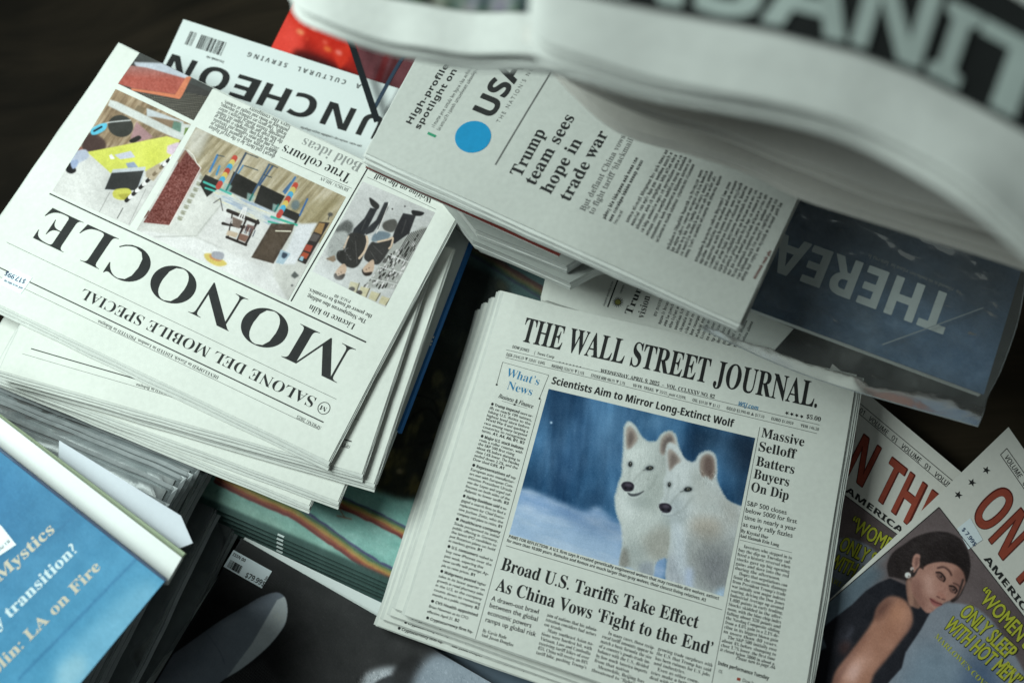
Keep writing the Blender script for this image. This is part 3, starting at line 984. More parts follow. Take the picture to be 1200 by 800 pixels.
    text(hd(), sf, 'Index performance Tuesday', (841, 778), (900.7, 796), 4.4, 'sansb')
    text(gr(), sf, '1%', (842, 787.5), (846, 788.6), 4, 'sans')
    text(bd(), sf, '*PAWS FOR REFLECTION:* A U.S. firm says it created genetically engineered wolves that may resemble dire wolves, extinct', (596, 629.6), (842, 702.5), 3.7, 'sansb', -0.006)
    text(bd(), sf, 'for more than 10,000 years. Romulus and Remus are much larger than gray wolves, their closest living relatives. *A3*', (593.5, 634.2), (826.6, 704.5), 3.7, 'sansb', -0.006)
    rule(rl(), sf, (593, 639), (846, 714), .7)
    text(hd(), sf, 'Broad U.S. Tariffs Take Effect', (586.3, 666.8), (817, 736), 15.5, 'serif', 0.003)
    text(hd(), sf, 'As China Vows \u2018Fight to the End\u2019', (579.8, 690.8), (833, 767), 15.5, 'serif', 0.003)
    q = bd()
    for s, a, b in [('A drawn-out brawl', (575.4, 702.8), (630.5, 719)), ('between the global', (573.3, 710.8), (629.4, 727.6)), ('economic powers', (571, 719.4), (622, 735)), ('ramps up global risk', (568.5, 727.6), (627.3, 745.4))]:
        text(q, sf, s, a, b, 5.8, 'sans', 0.004)
    text(bd(), sf, 'By Gavin Bade', (565.2, 739.8), (593, 748.5), 4.2, 'serif', -0.01)
    text(bd(), sf, 'And Jason Douglas', (563.3, 744.8), (601, 757), 4.2, 'serif', -0.01)
    block(bd(), sf, ['aim of nations that his admin-', 'istration considers bad actors', 'on trade.', '>Many southeast Asian na-', 'tions were hardest hit, with', 'Vietnam, Laos and Cambodia', 'receiving tariff hikes of over', '45%. China will receive an 84%', 'tariff hike, pushing Trump\u2019s'], (640.8, 721.5), (699.5, 739.5), (628, 765.5), 4.2, 'serif', -0.009)
    block(bd(), sf, ['>In many cases, those recip-', 'rocal tariff amounts appear to', 'match a basic formula: the size', 'of a country\u2019s goods-trade im-', 'balance with the U.S., divided', 'by how much America imports', 'from that nation.', '>Meanwhile, Beijing has', 'threatened to \u201cfight\u201d'], (707, 741), (766.5, 760.5), (693, 786), 4.2, 'serif', -0.009)
    block(bd(), sf, ['growing trade surpluses with', 'the U.S. that Trump has said', 'has been ruinous for U.S. jobs', 'and industries.', '>Even as other coun-', 'tries make a better', 'deal with the world,'], (770.8, 761), (834.5, 781), (761, 794.5), 4.2, 'serif', -0.009)
    rd = MB()
    quadpatch(rd, sf, [(864, 793), (868, 794), (867.2, 797.4), (863.2, 796.3)])
    rd.build('red_square', M['red_ink'], t)
    text(gr(), sf, 'Dow Jones', (870, 798), (890, 804), 4, 'sans')
    P.build()
    picture(t, sf, [(643, 455.5), (885, 513), (847.6, 698.4), (596.8, 625.5)], wolves(), 600, 450, WHITE_WSJ)
    # --- the copies underneath, fanned to the left
    def ang_between(a, b, za, c_, d, zc):
        v = at(b, za)[:2] - at(a, za)[:2]; w = at(d, zc)[:2] - at(c_, zc)[:2]
        return math.atan2(w[1], w[0]) - math.atan2(v[1], v[0])
    names = ['second', 'third', 'fourth', 'lowest']
    BLs = [(463, 712.5), (457, 720), (449, 725), (441.5, 732)]
    TLs = [(584, 350), (576, 356), (567, 363), (560, 369)]
    for i in range(4):
        z2 = sf.z - 0.0054 * (i + 1)
        a = ang_between((474, 720), (591, 344), sf.z, BLs[i], TLs[i], z2)
        lab = {'second': 'newspaper second from the top in the fanned pile under the wolf photograph newspaper', 'third': 'newspaper in the middle of the fanned pile topped by the wolf photograph newspaper',
               'fourth': 'newspaper second from the bottom in the fanned pile topped by the wolf photograph', 'lowest': 'lowest newspaper of the wolf photograph pile, sticking out farthest at its lower left corner'}[names[i]]
        dup(t, sf.at((474, 720)), at(BLs[i], z2), a, -0.0054 * (i + 1), lab, keep=('front_page', 'inner_pages', 'article_text'))
    return t


build_wall_street_paper()


def loft(rails, nx=40, ny=24, noise=0.0, seed=0):
    """a sheet through rails of (pixel x, pixel y, height)"""
    pts = []
    for r in rails:
        w = np.array([at((p[0], p[1]), p[2]) for p in r])
        s = spline(w, 12, False)
        d = np.r_[0, np.cumsum(np.linalg.norm(np.diff(s, axis=0), axis=1))]
        t = np.linspace(0, d[-1], nx)
        pts.append(np.stack([np.interp(t, d, s[:, k]) for k in range(3)], 1))
    pts = np.array(pts)
    out = np.zeros((ny, nx, 3))
    for j in range(nx):
        s = spline(pts[:, j], 12, False)
        d = np.r_[0, np.cumsum(np.linalg.norm(np.diff(s, axis=0), axis=1))]
        t = np.linspace(0, d[-1], ny)
        out[:, j] = np.stack([np.interp(t, d, s[:, k]) for k in range(3)], 1)
    if noise:
        r = np.random.default_rng(seed)
        for q, a in ((9, 1.0), (17, .6), (33, .35)):
            g = r.normal(0, 1, (q, q))
            yi, xi = np.linspace(0, q - 1.001, ny), np.linspace(0, q - 1.001, nx)
            i, k = yi.astype(int), xi.astype(int)
            fy, fx = (yi - i)[:, None], (xi - k)[None]
            v = (g[i][:, k] * (1 - fy) + g[i + 1][:, k] * fy) * (1 - fx) + (g[i][:, k + 1] * (1 - fy) + g[i + 1][:, k + 1] * fy) * fx
            out[:, :, 2] += noise * a * (1 - np.abs(v))
    return out


def shell(mb, P, t):
    """a sheet of thickness t below the grid P"""
    Q = P - np.array([0, 0, t])
    mb.grid(P)
    mb.grid(Q[:, ::-1])
    for A, B in ((P[0], Q[0]), (P[-1], Q[-1]), (P[:, 0], Q[:, 0]), (P[:, -1], Q[:, -1])):
        mb.grid(np.stack([A, B]))


def turn(a, b, za, c, d, zc):
    v, w = at(b, za)[:2] - at(a, za)[:2], at(d, zc)[:2] - at(c, zc)[:2]
    return math.atan2(w[1], w[0]) - math.atan2(v[1], v[0])


# ================================================================== the upside-down design newspaper
def desk_picture():
    c = Canvas(55, 95, 230, 270, 4, (212, 216, 208))
    z1, z2 = Z(50, 40, 5.715), Z(50, 130, 5.715)
    n = c.noise(30, 12, 1, 4, .45)
    c.a = np.clip(c.a + ((n - .5) * .06)[..., None], 0, 1)
    fl = c.fill(z1((480, 360), (1000, 600), (940, 760), (640, 760), (300, 790), (250, 770), (340, 620)), (150, 128, 96), .6)
    g = c.noise(26, 3.2, 5, 4, -0.95)
    c.mix(fl * np.clip((g - .45) * 3, 0, 1), rgb(196, 178, 146), .8)
    c.mix(fl * np.clip((.45 - g) * 3, 0, 1), rgb(96, 78, 56), .7)
    c.fill(z1((700, 500), (945, 590), (930, 690), (820, 640), (700, 560)), (196, 206, 206), .5)
    c.fill(z1((700, 555), (760, 560), (920, 590), (910, 660), (760, 600)), (140, 118, 92), .5)
    c.fill(z1((880, 585), (936, 600), (925, 660), (865, 640)), (104, 142, 122), .5)
    c.fill(z1((640, 480), (690, 500), (670, 550), (610, 520)), (128, 112, 84), .5)
    c.fill(z1((450, 440), (500, 455), (960, 680), (930, 715), (800, 660), (436, 480)), (206, 214, 206), .5)
    c.fill(z1((930, 600), (1000, 610), (975, 680), (925, 690)), (206, 214, 206), .4)
    c.fill(z1((955, 630), (985, 630), (970, 680), (945, 680)), (110, 140, 70), .5)
    c.fill(z1((590, 690), (630, 590), (740, 690), (600, 740)), (170, 132, 132), .6)
    c.fill(z1((280, 700), (330, 660), (420, 720), (400, 790), (270, 780)), (78, 60, 54), 1.0, True)
    c.ell(z1((523, 618))[0], 15, 12.6, (58, 60, 54), .4, .25)
    c.line(z1((330, 630), (430, 596), (520, 585), (590, 580)), 1.4, (196, 202, 196), .3, True)
    c.fill(z1((325, 640), (380, 605), (430, 600), (420, 640), (370, 670), (330, 675)), (84, 196, 226), .4, True)
    c.line(z1((345, 650), (395, 622)), 2.2, (28, 40, 50), .3)
    c.fill(z1((580, 715), (640, 682), (660, 700), (610, 730)), (44, 42, 38), .4, True)
    c.ell(z2((250, 265))[0], 4, 4, (150, 96, 78), .5)
    # yellow desk top
    ye = c.fill(z2((300, 278), (830, 172), (920, 196), (870, 300), (690, 400), (460, 420)), (212, 220, 78), .4)
    t = c.noise(40, 40, 8, 2)
    c.mix(ye * np.clip((t - .4) * 2, 0, 1), rgb(224, 230, 100), .7)
    c.fill(z2((835, 235), (900, 212), (930, 215), (870, 300), (830, 280)), (216, 196, 208), .6)
    c.fill(z2((480, 295), (590, 268), (620, 310), (520, 325)), (196, 202, 214), .3)
    c.fill(z2((445, 300), (462, 290), (486, 322), (455, 325)), (236, 238, 232), .3)
    c.fill(z2((556, 350), (610, 340), (640, 378), (570, 382)), (142, 160, 186), .4)
    # dark drawer and its light top
    c.fill(z2((460, 415), (470, 392), (686, 372), (690, 380), (640, 530), (416, 530)), (196, 206, 208), .3)
    dk = c.fill(z2((462, 416), (676, 398), (628, 532), (416, 526)), (58, 60, 58), .3)
    c.fill(z2((470, 545), (500, 522), (576, 520), (592, 560), (540, 596), (480, 582)), (214, 214, 84), .4, True)
    c.fill(z2((510, 560), (592, 555), (545, 596)), (178, 172, 60), .5, True, .8)
    # striped leg
    a, b = np.array(z2((560, 600))[0]), np.array(z2((880, 295))[0])
    for k in range(14):
        p, q = a + (b - a) * k / 14, a + (b - a) * (k + 1) / 14
        c.line([p, q], 4.6 - k * .08, (48, 46, 44) if k % 2 == 0 else (238, 240, 234), .15)
    c.fill(z2((690, 400), (780, 350), (810, 380), (740, 470), (690, 440)), (168, 148, 110), .6, False, .7)
    # lamp at the left
    c.fill(z2((190, 330), (220, 275), (290, 262), (310, 310), (260, 345), (205, 370)), (178, 190, 206), .6, True)
    c.fill(z2((160, 380), (190, 350), (228, 400), (200, 424), (165, 412)), (34, 34, 34), .4, True)
    c.fill(z2((190, 345), (235, 330), (235, 370), (205, 392)), (150, 170, 200), .5, True)
    c.line(z2((450, 545), (380, 680)), .7, (150, 152, 146), .2)
    c.line(z2((500, 720), (538, 650)), .9, (84, 86, 82), .2)
    c.line(z2((690, 520), (580, 760)), .7, (160, 162, 156), .2)
    return c


def chair_picture():
    c = Canvas(134, 56, 255, 146, 5, (70, 70, 66))
    z = Z(50, 40, 5.715)
    u = z((500, 335), (1010, 580), (1145, 370), (650, 115))
    g1 = c.fill(z((640, 110), (1150, 360), (1150, 400), (620, 170)), (78, 82, 78), .5)
    c.fill(z((610, 190), (800, 196), (1000, 290), (940, 310), (760, 250), (640, 240)), (196, 208, 216), .8)
    rd = c.fill(z((500, 335), (590, 215), (700, 230), (960, 300), (900, 410), (620, 370)), (186, 92, 76), .6)
    c.mix(rd * np.clip((c.Y * -1 + 92 - (c.X - 140) * -.02) / 14, 0, 1), rgb(160, 130, 124), .7)
    tt = c.noise(2, 2, 9, 2)
    c.a = np.clip(c.a + (rd * (tt - .5) * .1)[..., None], 0, 1)
    c.fill(z((590, 365), (890, 408), (960, 290), (1000, 282), (925, 440), (600, 382)), (226, 130, 88), .4)
    ms = c.mask(z((640, 395), (915, 442), (960, 392), (1120, 420), (1010, 582), (740, 452)), .3)
    px, py = (c.X - c.Y * .35) / 2.05, (c.Y + c.X * .1) / 2.05
    dots = ((np.sin(px * 2 * np.pi + np.floor(py) * np.pi) > .15) & (np.sin(py * 2 * np.pi) > -.35)).astype(float)
    c.mix(ms, rgb(46, 46, 42))
    c.mix(ms * gauss(dots, .4), rgb(188, 184, 160), .85)
    return c


def room_picture():
    c = Canvas(155, 140, 412, 358, 4, (206, 210, 200))
    z3, z4, z5 = Z(150, 130, 5.715), Z(220, 170, 5.715), Z(160, 220, 5.715)
    n = c.noise(60, 40, 2, 3)
    c.a = np.clip(c.a + ((n - .5) * .08)[..., None], 0, 1)
    # floor boards, at the top because the page lies upside down
    fl = c.fill(z3((450, 108), (1500, 590), (1430, 1000), (1250, 860), (1130, 720), (520, 480), (430, 300), (380, 250)), (172, 160, 124), 1.0)
    g = c.noise(40, 4, 6, 4, -0.85)
    c.mix(fl * np.clip((g - .42) * 3.2, 0, 1), rgb(212, 204, 176), .8)
    c.mix(fl * np.clip((.44 - g) * 3.5, 0, 1), rgb(118, 106, 72), .75)
    c.fill(z3((440, 110), (560, 140), (470, 330), (380, 250)), (216, 218, 206), 3, False, .7)
    c.fill(z4((560, 400), (1060, 345), (870, 530), (740, 530)), (150, 138, 92), 3, False, .45)
    # walls
    c.fill(z5((190, 240), (420, 20), (560, 110), (400, 330), (120, 330), (0, 260)), (212, 216, 206), 1.5)
    c.fill(z5((400, 330), (580, 100), (880, 230), (1010, 240), (900, 640), (540, 520)), (216, 219, 212), 1.5)
    c.fill(z5((0, 285), (400, 335), (900, 560), (1015, 760), (0, 330)), (224, 228, 222), 1.2)
    c.line(z5((120, 330), (400, 322), (440, 270), (580, 100)), 1.0, (176, 180, 170), .6)
    c.line(z5((400, 330), (560, 400)), 1.0, (190, 194, 186), .8)
    c.fill(z4((735, 530), (870, 520), (720, 800), (620, 800)), (222, 228, 228), 1)
    # dark red panel on the left
    pn = c.fill(z3((385, 262), (492, 392), (280, 766), (104, 748)), (122, 66, 58), .3)
    sp = c.noise(1.3, 1.3, 14, 2)
    c.a = np.clip(c.a + (pn * (sp - .5) * .32)[..., None], 0, 1)
    c.mix(pn * np.clip((c.X - 150) * -.02 + .6, 0, 1), rgb(74, 50, 46), .25)
    c.line(z3((400, 262), (440, 300), (460, 350), (490, 385), (280, 765)), 1.0, (238, 238, 228), .2)
    for k in range(8):
        p = np.array(z3((486, 440))[0]) * (1 - k / 8) + np.array(z3((318, 745))[0]) * k / 8
        c.line([p, p + [5, 1.5]], 1.1, (150, 152, 128), .25)
        c.ell(p + np.array([1.5, 3]), 3.0, 1.8, (136, 138, 112), .5, .4, .8)
    c.fill(z3((330, 340), (380, 264), (395, 275), (345, 350)), (150, 112, 92), .4)
    c.fill(z3((90, 700), (130, 660), (150, 680), (110, 720)), (126, 90, 80), .4)
    # table with dark tops, legs up
    for q in (z4((120, 200), (230, 250), (190, 300), (80, 270)), z4((310, 180), (470, 262), (420, 380), (255, 310)), z4((490, 265), (650, 340), (580, 460), (440, 400)), z4((650, 420), (755, 465), (725, 530), (620, 480)), z4((80, 260), (200, 300), (130, 350))):
        c.fill(q, (46, 46, 42), .3)
    top = c.fill(z4((170, 310), (250, 300), (720, 510), (700, 540), (560, 540), (380, 470), (250, 420), (190, 360)), (206, 214, 208), .6)
    w = c.noise(18, 2, 17, 3, .42)
    c.mix(top * np.clip((w - .5) * 5, 0, 1), rgb(150, 172, 196), .8)
    c.mix(top * np.clip((.42 - w) * 5, 0, 1), rgb(226, 220, 176), .8)
    c.line(z4((110, 250), (290, 330)), 2.6, (70, 190, 170), .3)
    c.line(z4((120, 290), (180, 310)), 2.2, (70, 190, 170), .3)
    c.line(z4((560, 480), (730, 535)), 2.6, (60, 180, 150), .3)
    c.line(z4((540, 512), (650, 540)), 2.2, (60, 180, 150), .3)
    for a, b, w_, col in [((200, 70), (150, 180), 2.6, (66, 130, 190)), ((215, 145), (195, 200), 2.4, (70, 150, 200)), ((390, 55), (270, 290), 2.2, (66, 84, 104)), ((545, 130), (440, 320), 2.2, (66, 96, 128)), ((568, 140), (480, 270), 2.0, (60, 92, 134)),
                          ((718, 215), (650, 320), 2.6, (70, 120, 170)), ((800, 360), (750, 470), 2.2, (60, 104, 160)), ((690, 250), (640, 310), 2.2, (72, 110, 150)), ((372, 140), (340, 190), 2, (90, 140, 180))]:
        c.line(z4(a, b), w_, col, .25)
    for a, b in (((390, 55), (470, 85)), ((545, 128), (600, 150)), ((380, 140), (470, 170)), ((200, 70), (245, 80)), ((510, 200), (560, 215))): c.line(z4(a, b), 1.1, (70, 80, 84), .25)
    cols = [(200, 74, 56), (214, 196, 98), (70, 170, 214), (200, 74, 56), (226, 200, 92), (70, 176, 216), (198, 70, 58)]
    for (p, q) in ((z4((318, 85))[0], z4((205, 285))[0]), (z4((722, 262))[0], z4((608, 475))[0])):
        p, q = np.array(p), np.array(q)
        for k in range(7): c.line([p + (q - p) * (k + .08) / 7, p + (q - p) * (k + .92) / 7], 6.2, cols[k], .25)
    for p in ((270, 285), (425, 350), (595, 420)):
        c.fill(z4((p[0] - 25, p[1] - 30), (p[0] + 30, p[1] - 10), (p[0] + 10, p[1] + 30), (p[0] - 30, p[1] + 20)), (150, 190, 180), .6, False, .8)
        c.line(z4((p[0] - 10, p[1] + 20), (p[0] + 12, p[1] - 22)), 2, (40, 120, 110), .3)
    c.line(z4((175, 390), (220, 360), (235, 440)), 1.1, (96, 96, 92), .3)
    c.ell(z4((720, 400))[0], 5, 6, (96, 120, 130), 1, .3, .8)
    # shelf, door, small picture, bookcase
    for a, b, w_ in (((270, 440), (470, 520), 4.2), ((235, 525), (440, 560), 3.4), ((260, 615), (390, 668), 3.0), ((470, 505), (385, 668), 2.6), ((300, 455), (270, 610), 1.4), ((390, 500), (330, 640), 2.2)):
        c.line(z4(a, b), w_, (52, 46, 42), .25)
    for q, col in ((z4((300, 480), (370, 510), (345, 560), (300, 540)), (120, 104, 92)), (z4((400, 530), (450, 545), (425, 590), (380, 570)), (124, 96, 88)), (z4((270, 570), (340, 590), (320, 620), (255, 600)), (196, 178, 150)), (z4((350, 590), (410, 610), (385, 650), (335, 630)), (134, 100, 84)), (z4((260, 480), (300, 495), (280, 530), (250, 520)), (200, 200, 196))):
        c.fill(q, col, .5)
    for k in range(9):
        p = z4((380 + k * 9, 540 + k * 4))[0]
        c.line([p, (p[0] - 3, p[1] + 7)], .9, [(90, 60, 54), (190, 186, 176), (60, 70, 84)][k % 3], .2)
    for k in range(3): c.line(z4((340 + k * 18, 490), (375 + k * 10, 420)), 1.6, (236, 238, 232), .25)
    dr = c.fill(z4((560, 525), (715, 530), (700, 580), (575, 795), (425, 752)), (80, 68, 56), .4)
    tt = c.noise(3, 3, 23, 2)
    c.a = np.clip(c.a + (dr * (tt - .5) * .12)[..., None], 0, 1)
    c.fill(z4((560, 560), (680, 585), (560, 780), (450, 745)), (96, 82, 66), .6, False, .5)
    c.line(z4((590, 575), (690, 578)), 1.6, (226, 222, 196), .2)
    c.fill(z4((625, 700), (690, 730), (640, 800), (590, 790)), (166, 194, 206), .4)
    c.fill(z4((640, 720), (670, 735), (650, 760), (630, 750)), (60, 74, 90), .5, True)
    bk = c.fill(z4((880, 515), (950, 520), (790, 800), (735, 775)), (56, 50, 46), .3)
    for q, col in ((z4((880, 520), (920, 525), (895, 600), (845, 580)), (166, 130, 78)), (z4((840, 590), (888, 605), (860, 650), (815, 640)), (96, 90, 84)), (z4((795, 665), (840, 675), (820, 720), (775, 705)), (180, 74, 54)), (z4((775, 715), (815, 730), (795, 765), (750, 750)), (190, 84, 54)), (z4((760, 745), (780, 750), (770, 780), (745, 770)), (150, 196, 210))):
        c.fill(q, col, .4)
    c.line(z4((940, 500), (952, 465)), 1, (70, 70, 66), .2); c.ell(z4((955, 465))[0], 3, 2.4, (84, 84, 78), .6)
    c.fill(z5((1060, 560), (1090, 590), (1060, 610), (1035, 590)), (90, 96, 92), .6); c.ell(z5((1042, 655))[0], 1.5, 1.4, (120, 124, 120), .4)
    # hanging lamp
    c.fill(z5((455, 440), (520, 445), (600, 500), (585, 520), (530, 520), (465, 480)), (216, 196, 96), .6, True)
    c.fill(z5((490, 445), (540, 470), (570, 485), (540, 490), (495, 470)), (206, 140, 84), .6, True)
    c.fill(z5((515, 425), (580, 435), (575, 478), (530, 475), (500, 455)), (158, 162, 168), .5, True)
    return c


def duo_picture():
    c = Canvas(360, 206, 515, 365, 5, (206, 211, 206))
    z6, z7 = Z(350, 200, 5.715), Z(330, 270, 5.715)
    n = c.noise(50, 50, 3, 3)
    c.a = np.clip(c.a + ((n - .5) * .07)[..., None], 0, 1)
    c.fill(z6((430, 75), (920, 280), (850, 400), (300, 330)), (198, 203, 198), 4, False, .8)
    c.fill(z6((290, 350), (330, 330), (365, 370), (330, 450), (280, 440), (240, 400)), (84, 88, 84), 1.2, True, .85)
    c.hairs(c.mask(z6((280, 340), (370, 360), (330, 460), (240, 420)), 1), 300, 4, .6, 1, .16, 6)
    c.fill(z6((230, 430), (320, 410), (330, 500), (260, 590), (190, 560)), (176, 182, 176), 1.2, True)
    c.hairs(c.mask(z6((230, 430), (320, 410), (330, 500), (260, 590), (190, 560)), 1), 300, 4, .9, .5, .1, 7)
    c.fill(z6((180, 590), (240, 565), (250, 600), (230, 612)), (150, 130, 106), .5)
    # shelves of pots at the right
    sh = c.fill(z6((830, 375), (865, 380), (650, 790), (440, 780), (560, 600), (620, 500)), (168, 172, 164), 1)
    r = np.random.default_rng(3)
    for k in range(150):
        t, s = r.random(), r.random()
        a, b = np.array(z6((600, 560))[0]), np.array(z6((850, 390))[0])
        d, e = np.array(z6((440, 770))[0]), np.array(z6((640, 780))[0])
        p = (a * (1 - s) + b * s) * (1 - t) + (d * (1 - s) + e * s) * t
        v = r.choice([40, 60, 90, 216, 226, 150])
        c.line([p, p + np.array([-1.6, 2.6]) * r.uniform(.6, 1.6)], r.uniform(.7, 2.0), (v, v, v - 4), .25)
    for k in range(9):
        a = np.array(z6((855 - k * 14, 385 + k * 4))[0]); b = a + np.array([-24, 40]) * (1 - k * .06)
        c.line([a, b], .7, (54, 56, 52), .2)
    for k in range(3): c.line(z6((600 - k * 60, 560 + k * 80), (760 - k * 50, 620 + k * 70)), .9, (220, 224, 218), .2)
    for k in range(4):
        c.fill(z7((460 + k * 70, 340 + k * 32), (520 + k * 70, 355 + k * 34), (500 + k * 66, 420 + k * 28), (445 + k * 68, 395 + k * 30)), (206, 200, 158), .5)
        c.line(z7((520 + k * 70, 352 + k * 34), (500 + k * 66, 415 + k * 28)), 1.2, (110, 106, 84), .3)
    for p in ((470, 392), (520, 415)): c.ell(z7(p)[0], 3.6, 2.8, (66, 62, 56), .5)
    # right figure
    c.fill(z6((700, 285), (785, 300), (740, 420), (640, 490), (620, 470), (650, 380)), (48, 48, 50), .4)
    c.fill(z6((755, 275), (770, 265), (838, 280), (820, 302), (770, 300)), (40, 40, 40), .4, True)
    c.fill(z6((580, 340), (640, 325), (660, 360), (630, 410), (580, 400), (560, 370)), (92, 92, 86), .6, True)
    c.fill(z6((500, 430), (545, 405), (610, 420), (600, 450), (540, 470), (490, 470)), (116, 136, 146), .6, True)
    c.fill(z6((485, 480), (530, 480), (620, 450), (630, 490), (600, 540), (560, 600), (520, 628), (450, 600), (440, 560)), (58, 57, 55), .5, True)
    c.line(z6((530, 475), (600, 460), (630, 450), (620, 500), (605, 520)), 2.2, (214, 190, 160), .3, True)
    c.fill(z6((470, 610), (500, 595), (505, 640), (490, 680), (440, 680), (430, 655)), (206, 178, 150), .4, True)
    c.fill(z6((425, 655), (440, 680), (490, 676), (480, 698), (445, 702), (425, 680)), (54, 46, 40), .5, True)
    # left figure
    c.fill(z6((474, 186), (492, 190), (540, 232), (525, 262), (486, 232)), (52, 52, 50), .4, True)
    c.fill(z6((480, 250), (528, 258), (470, 370), (440, 430), (352, 440), (370, 390), (440, 320)), (50, 52, 54), .4)
    c.fill(z6((575, 215), (600, 212), (600, 250), (560, 330), (500, 410), (450, 430), (440, 400), (520, 330)), (56, 58, 60), .4)
    c.line(z6((607, 215), (545, 370), (520, 420)), .9, (236, 236, 228), .2); c.line(z6((596, 230), (530, 390)), .7, (60, 60, 58), .2)
    c.fill(z6((345, 420), (440, 430), (455, 470), (420, 600), (370, 650), (300, 630), (256, 590), (262, 540), (310, 520)), (56, 55, 52), .5, True)
    c.line(z6((455, 440), (460, 480), (440, 540), (405, 585)), 2.6, (216, 192, 162), .3, True)
    c.line(z6((335, 440), (300, 520)), 1.6, (216, 192, 162), .3)
    c.fill(z6((285, 630), (310, 625), (320, 660), (300, 700), (250, 705), (245, 680)), (208, 180, 152), .4, True)
    c.fill(z6((238, 690), (252, 688), (262, 705), (302, 690), (310, 700), (290, 728), (255, 730), (236, 712)), (54, 46, 40), .5, True)
    for p in ((712, 240), (628, 258)): c.ell(z6(p)[0], 1, 1, (80, 80, 78), .2)
    for pts in (((262, 540), (345, 420), (440, 430), (455, 470), (420, 600), (370, 650), (300, 630)), ((485, 480), (620, 450), (600, 540), (520, 628), (450, 600)), ((480, 250), (528, 258), (440, 430), (352, 440)), ((700, 285), (785, 300), (740, 420), (640, 490))):
        mm = c.mask(z6(*pts), .5)
        c.hairs(mm, 110, 6, 1.1, .6, .16, int(pts[0][0]))
    for a_, b_ in (((300, 520), (350, 600)), ((380, 470), (390, 620)), ((500, 500), (560, 560)), ((480, 540), (520, 600)), ((450, 330), (420, 400)), ((720, 330), (690, 420))): c.line(z6(a_, b_), .8, (96, 95, 92), .4, False, .8)
    for p in ((268, 690), (284, 680), (452, 660), (470, 650)): c.ell(z6(p)[0], .9, .7, (120, 92, 74), .3, 0, .8)
    r = np.random.default_rng(12)
    for k in range(60):
        p = np.array(z6((r.uniform(190, 360), r.uniform(340, 600)))[0]); c.line([p, p + r.normal(0, 2, 2)], .5, (r.choice([70, 110, 210]),) * 3, .2, False, .5)
    # the lower edge fades to blank paper
    f = np.clip(((c.Y - 300) - (c.X - 366) * .46) / 26, 0, 1) * np.clip((430 - c.X) / 40, 0, 1)
    c.mix(f, rgb(222, 230, 226), .9)
    return c


WHITE_MON = (224, 234, 229)


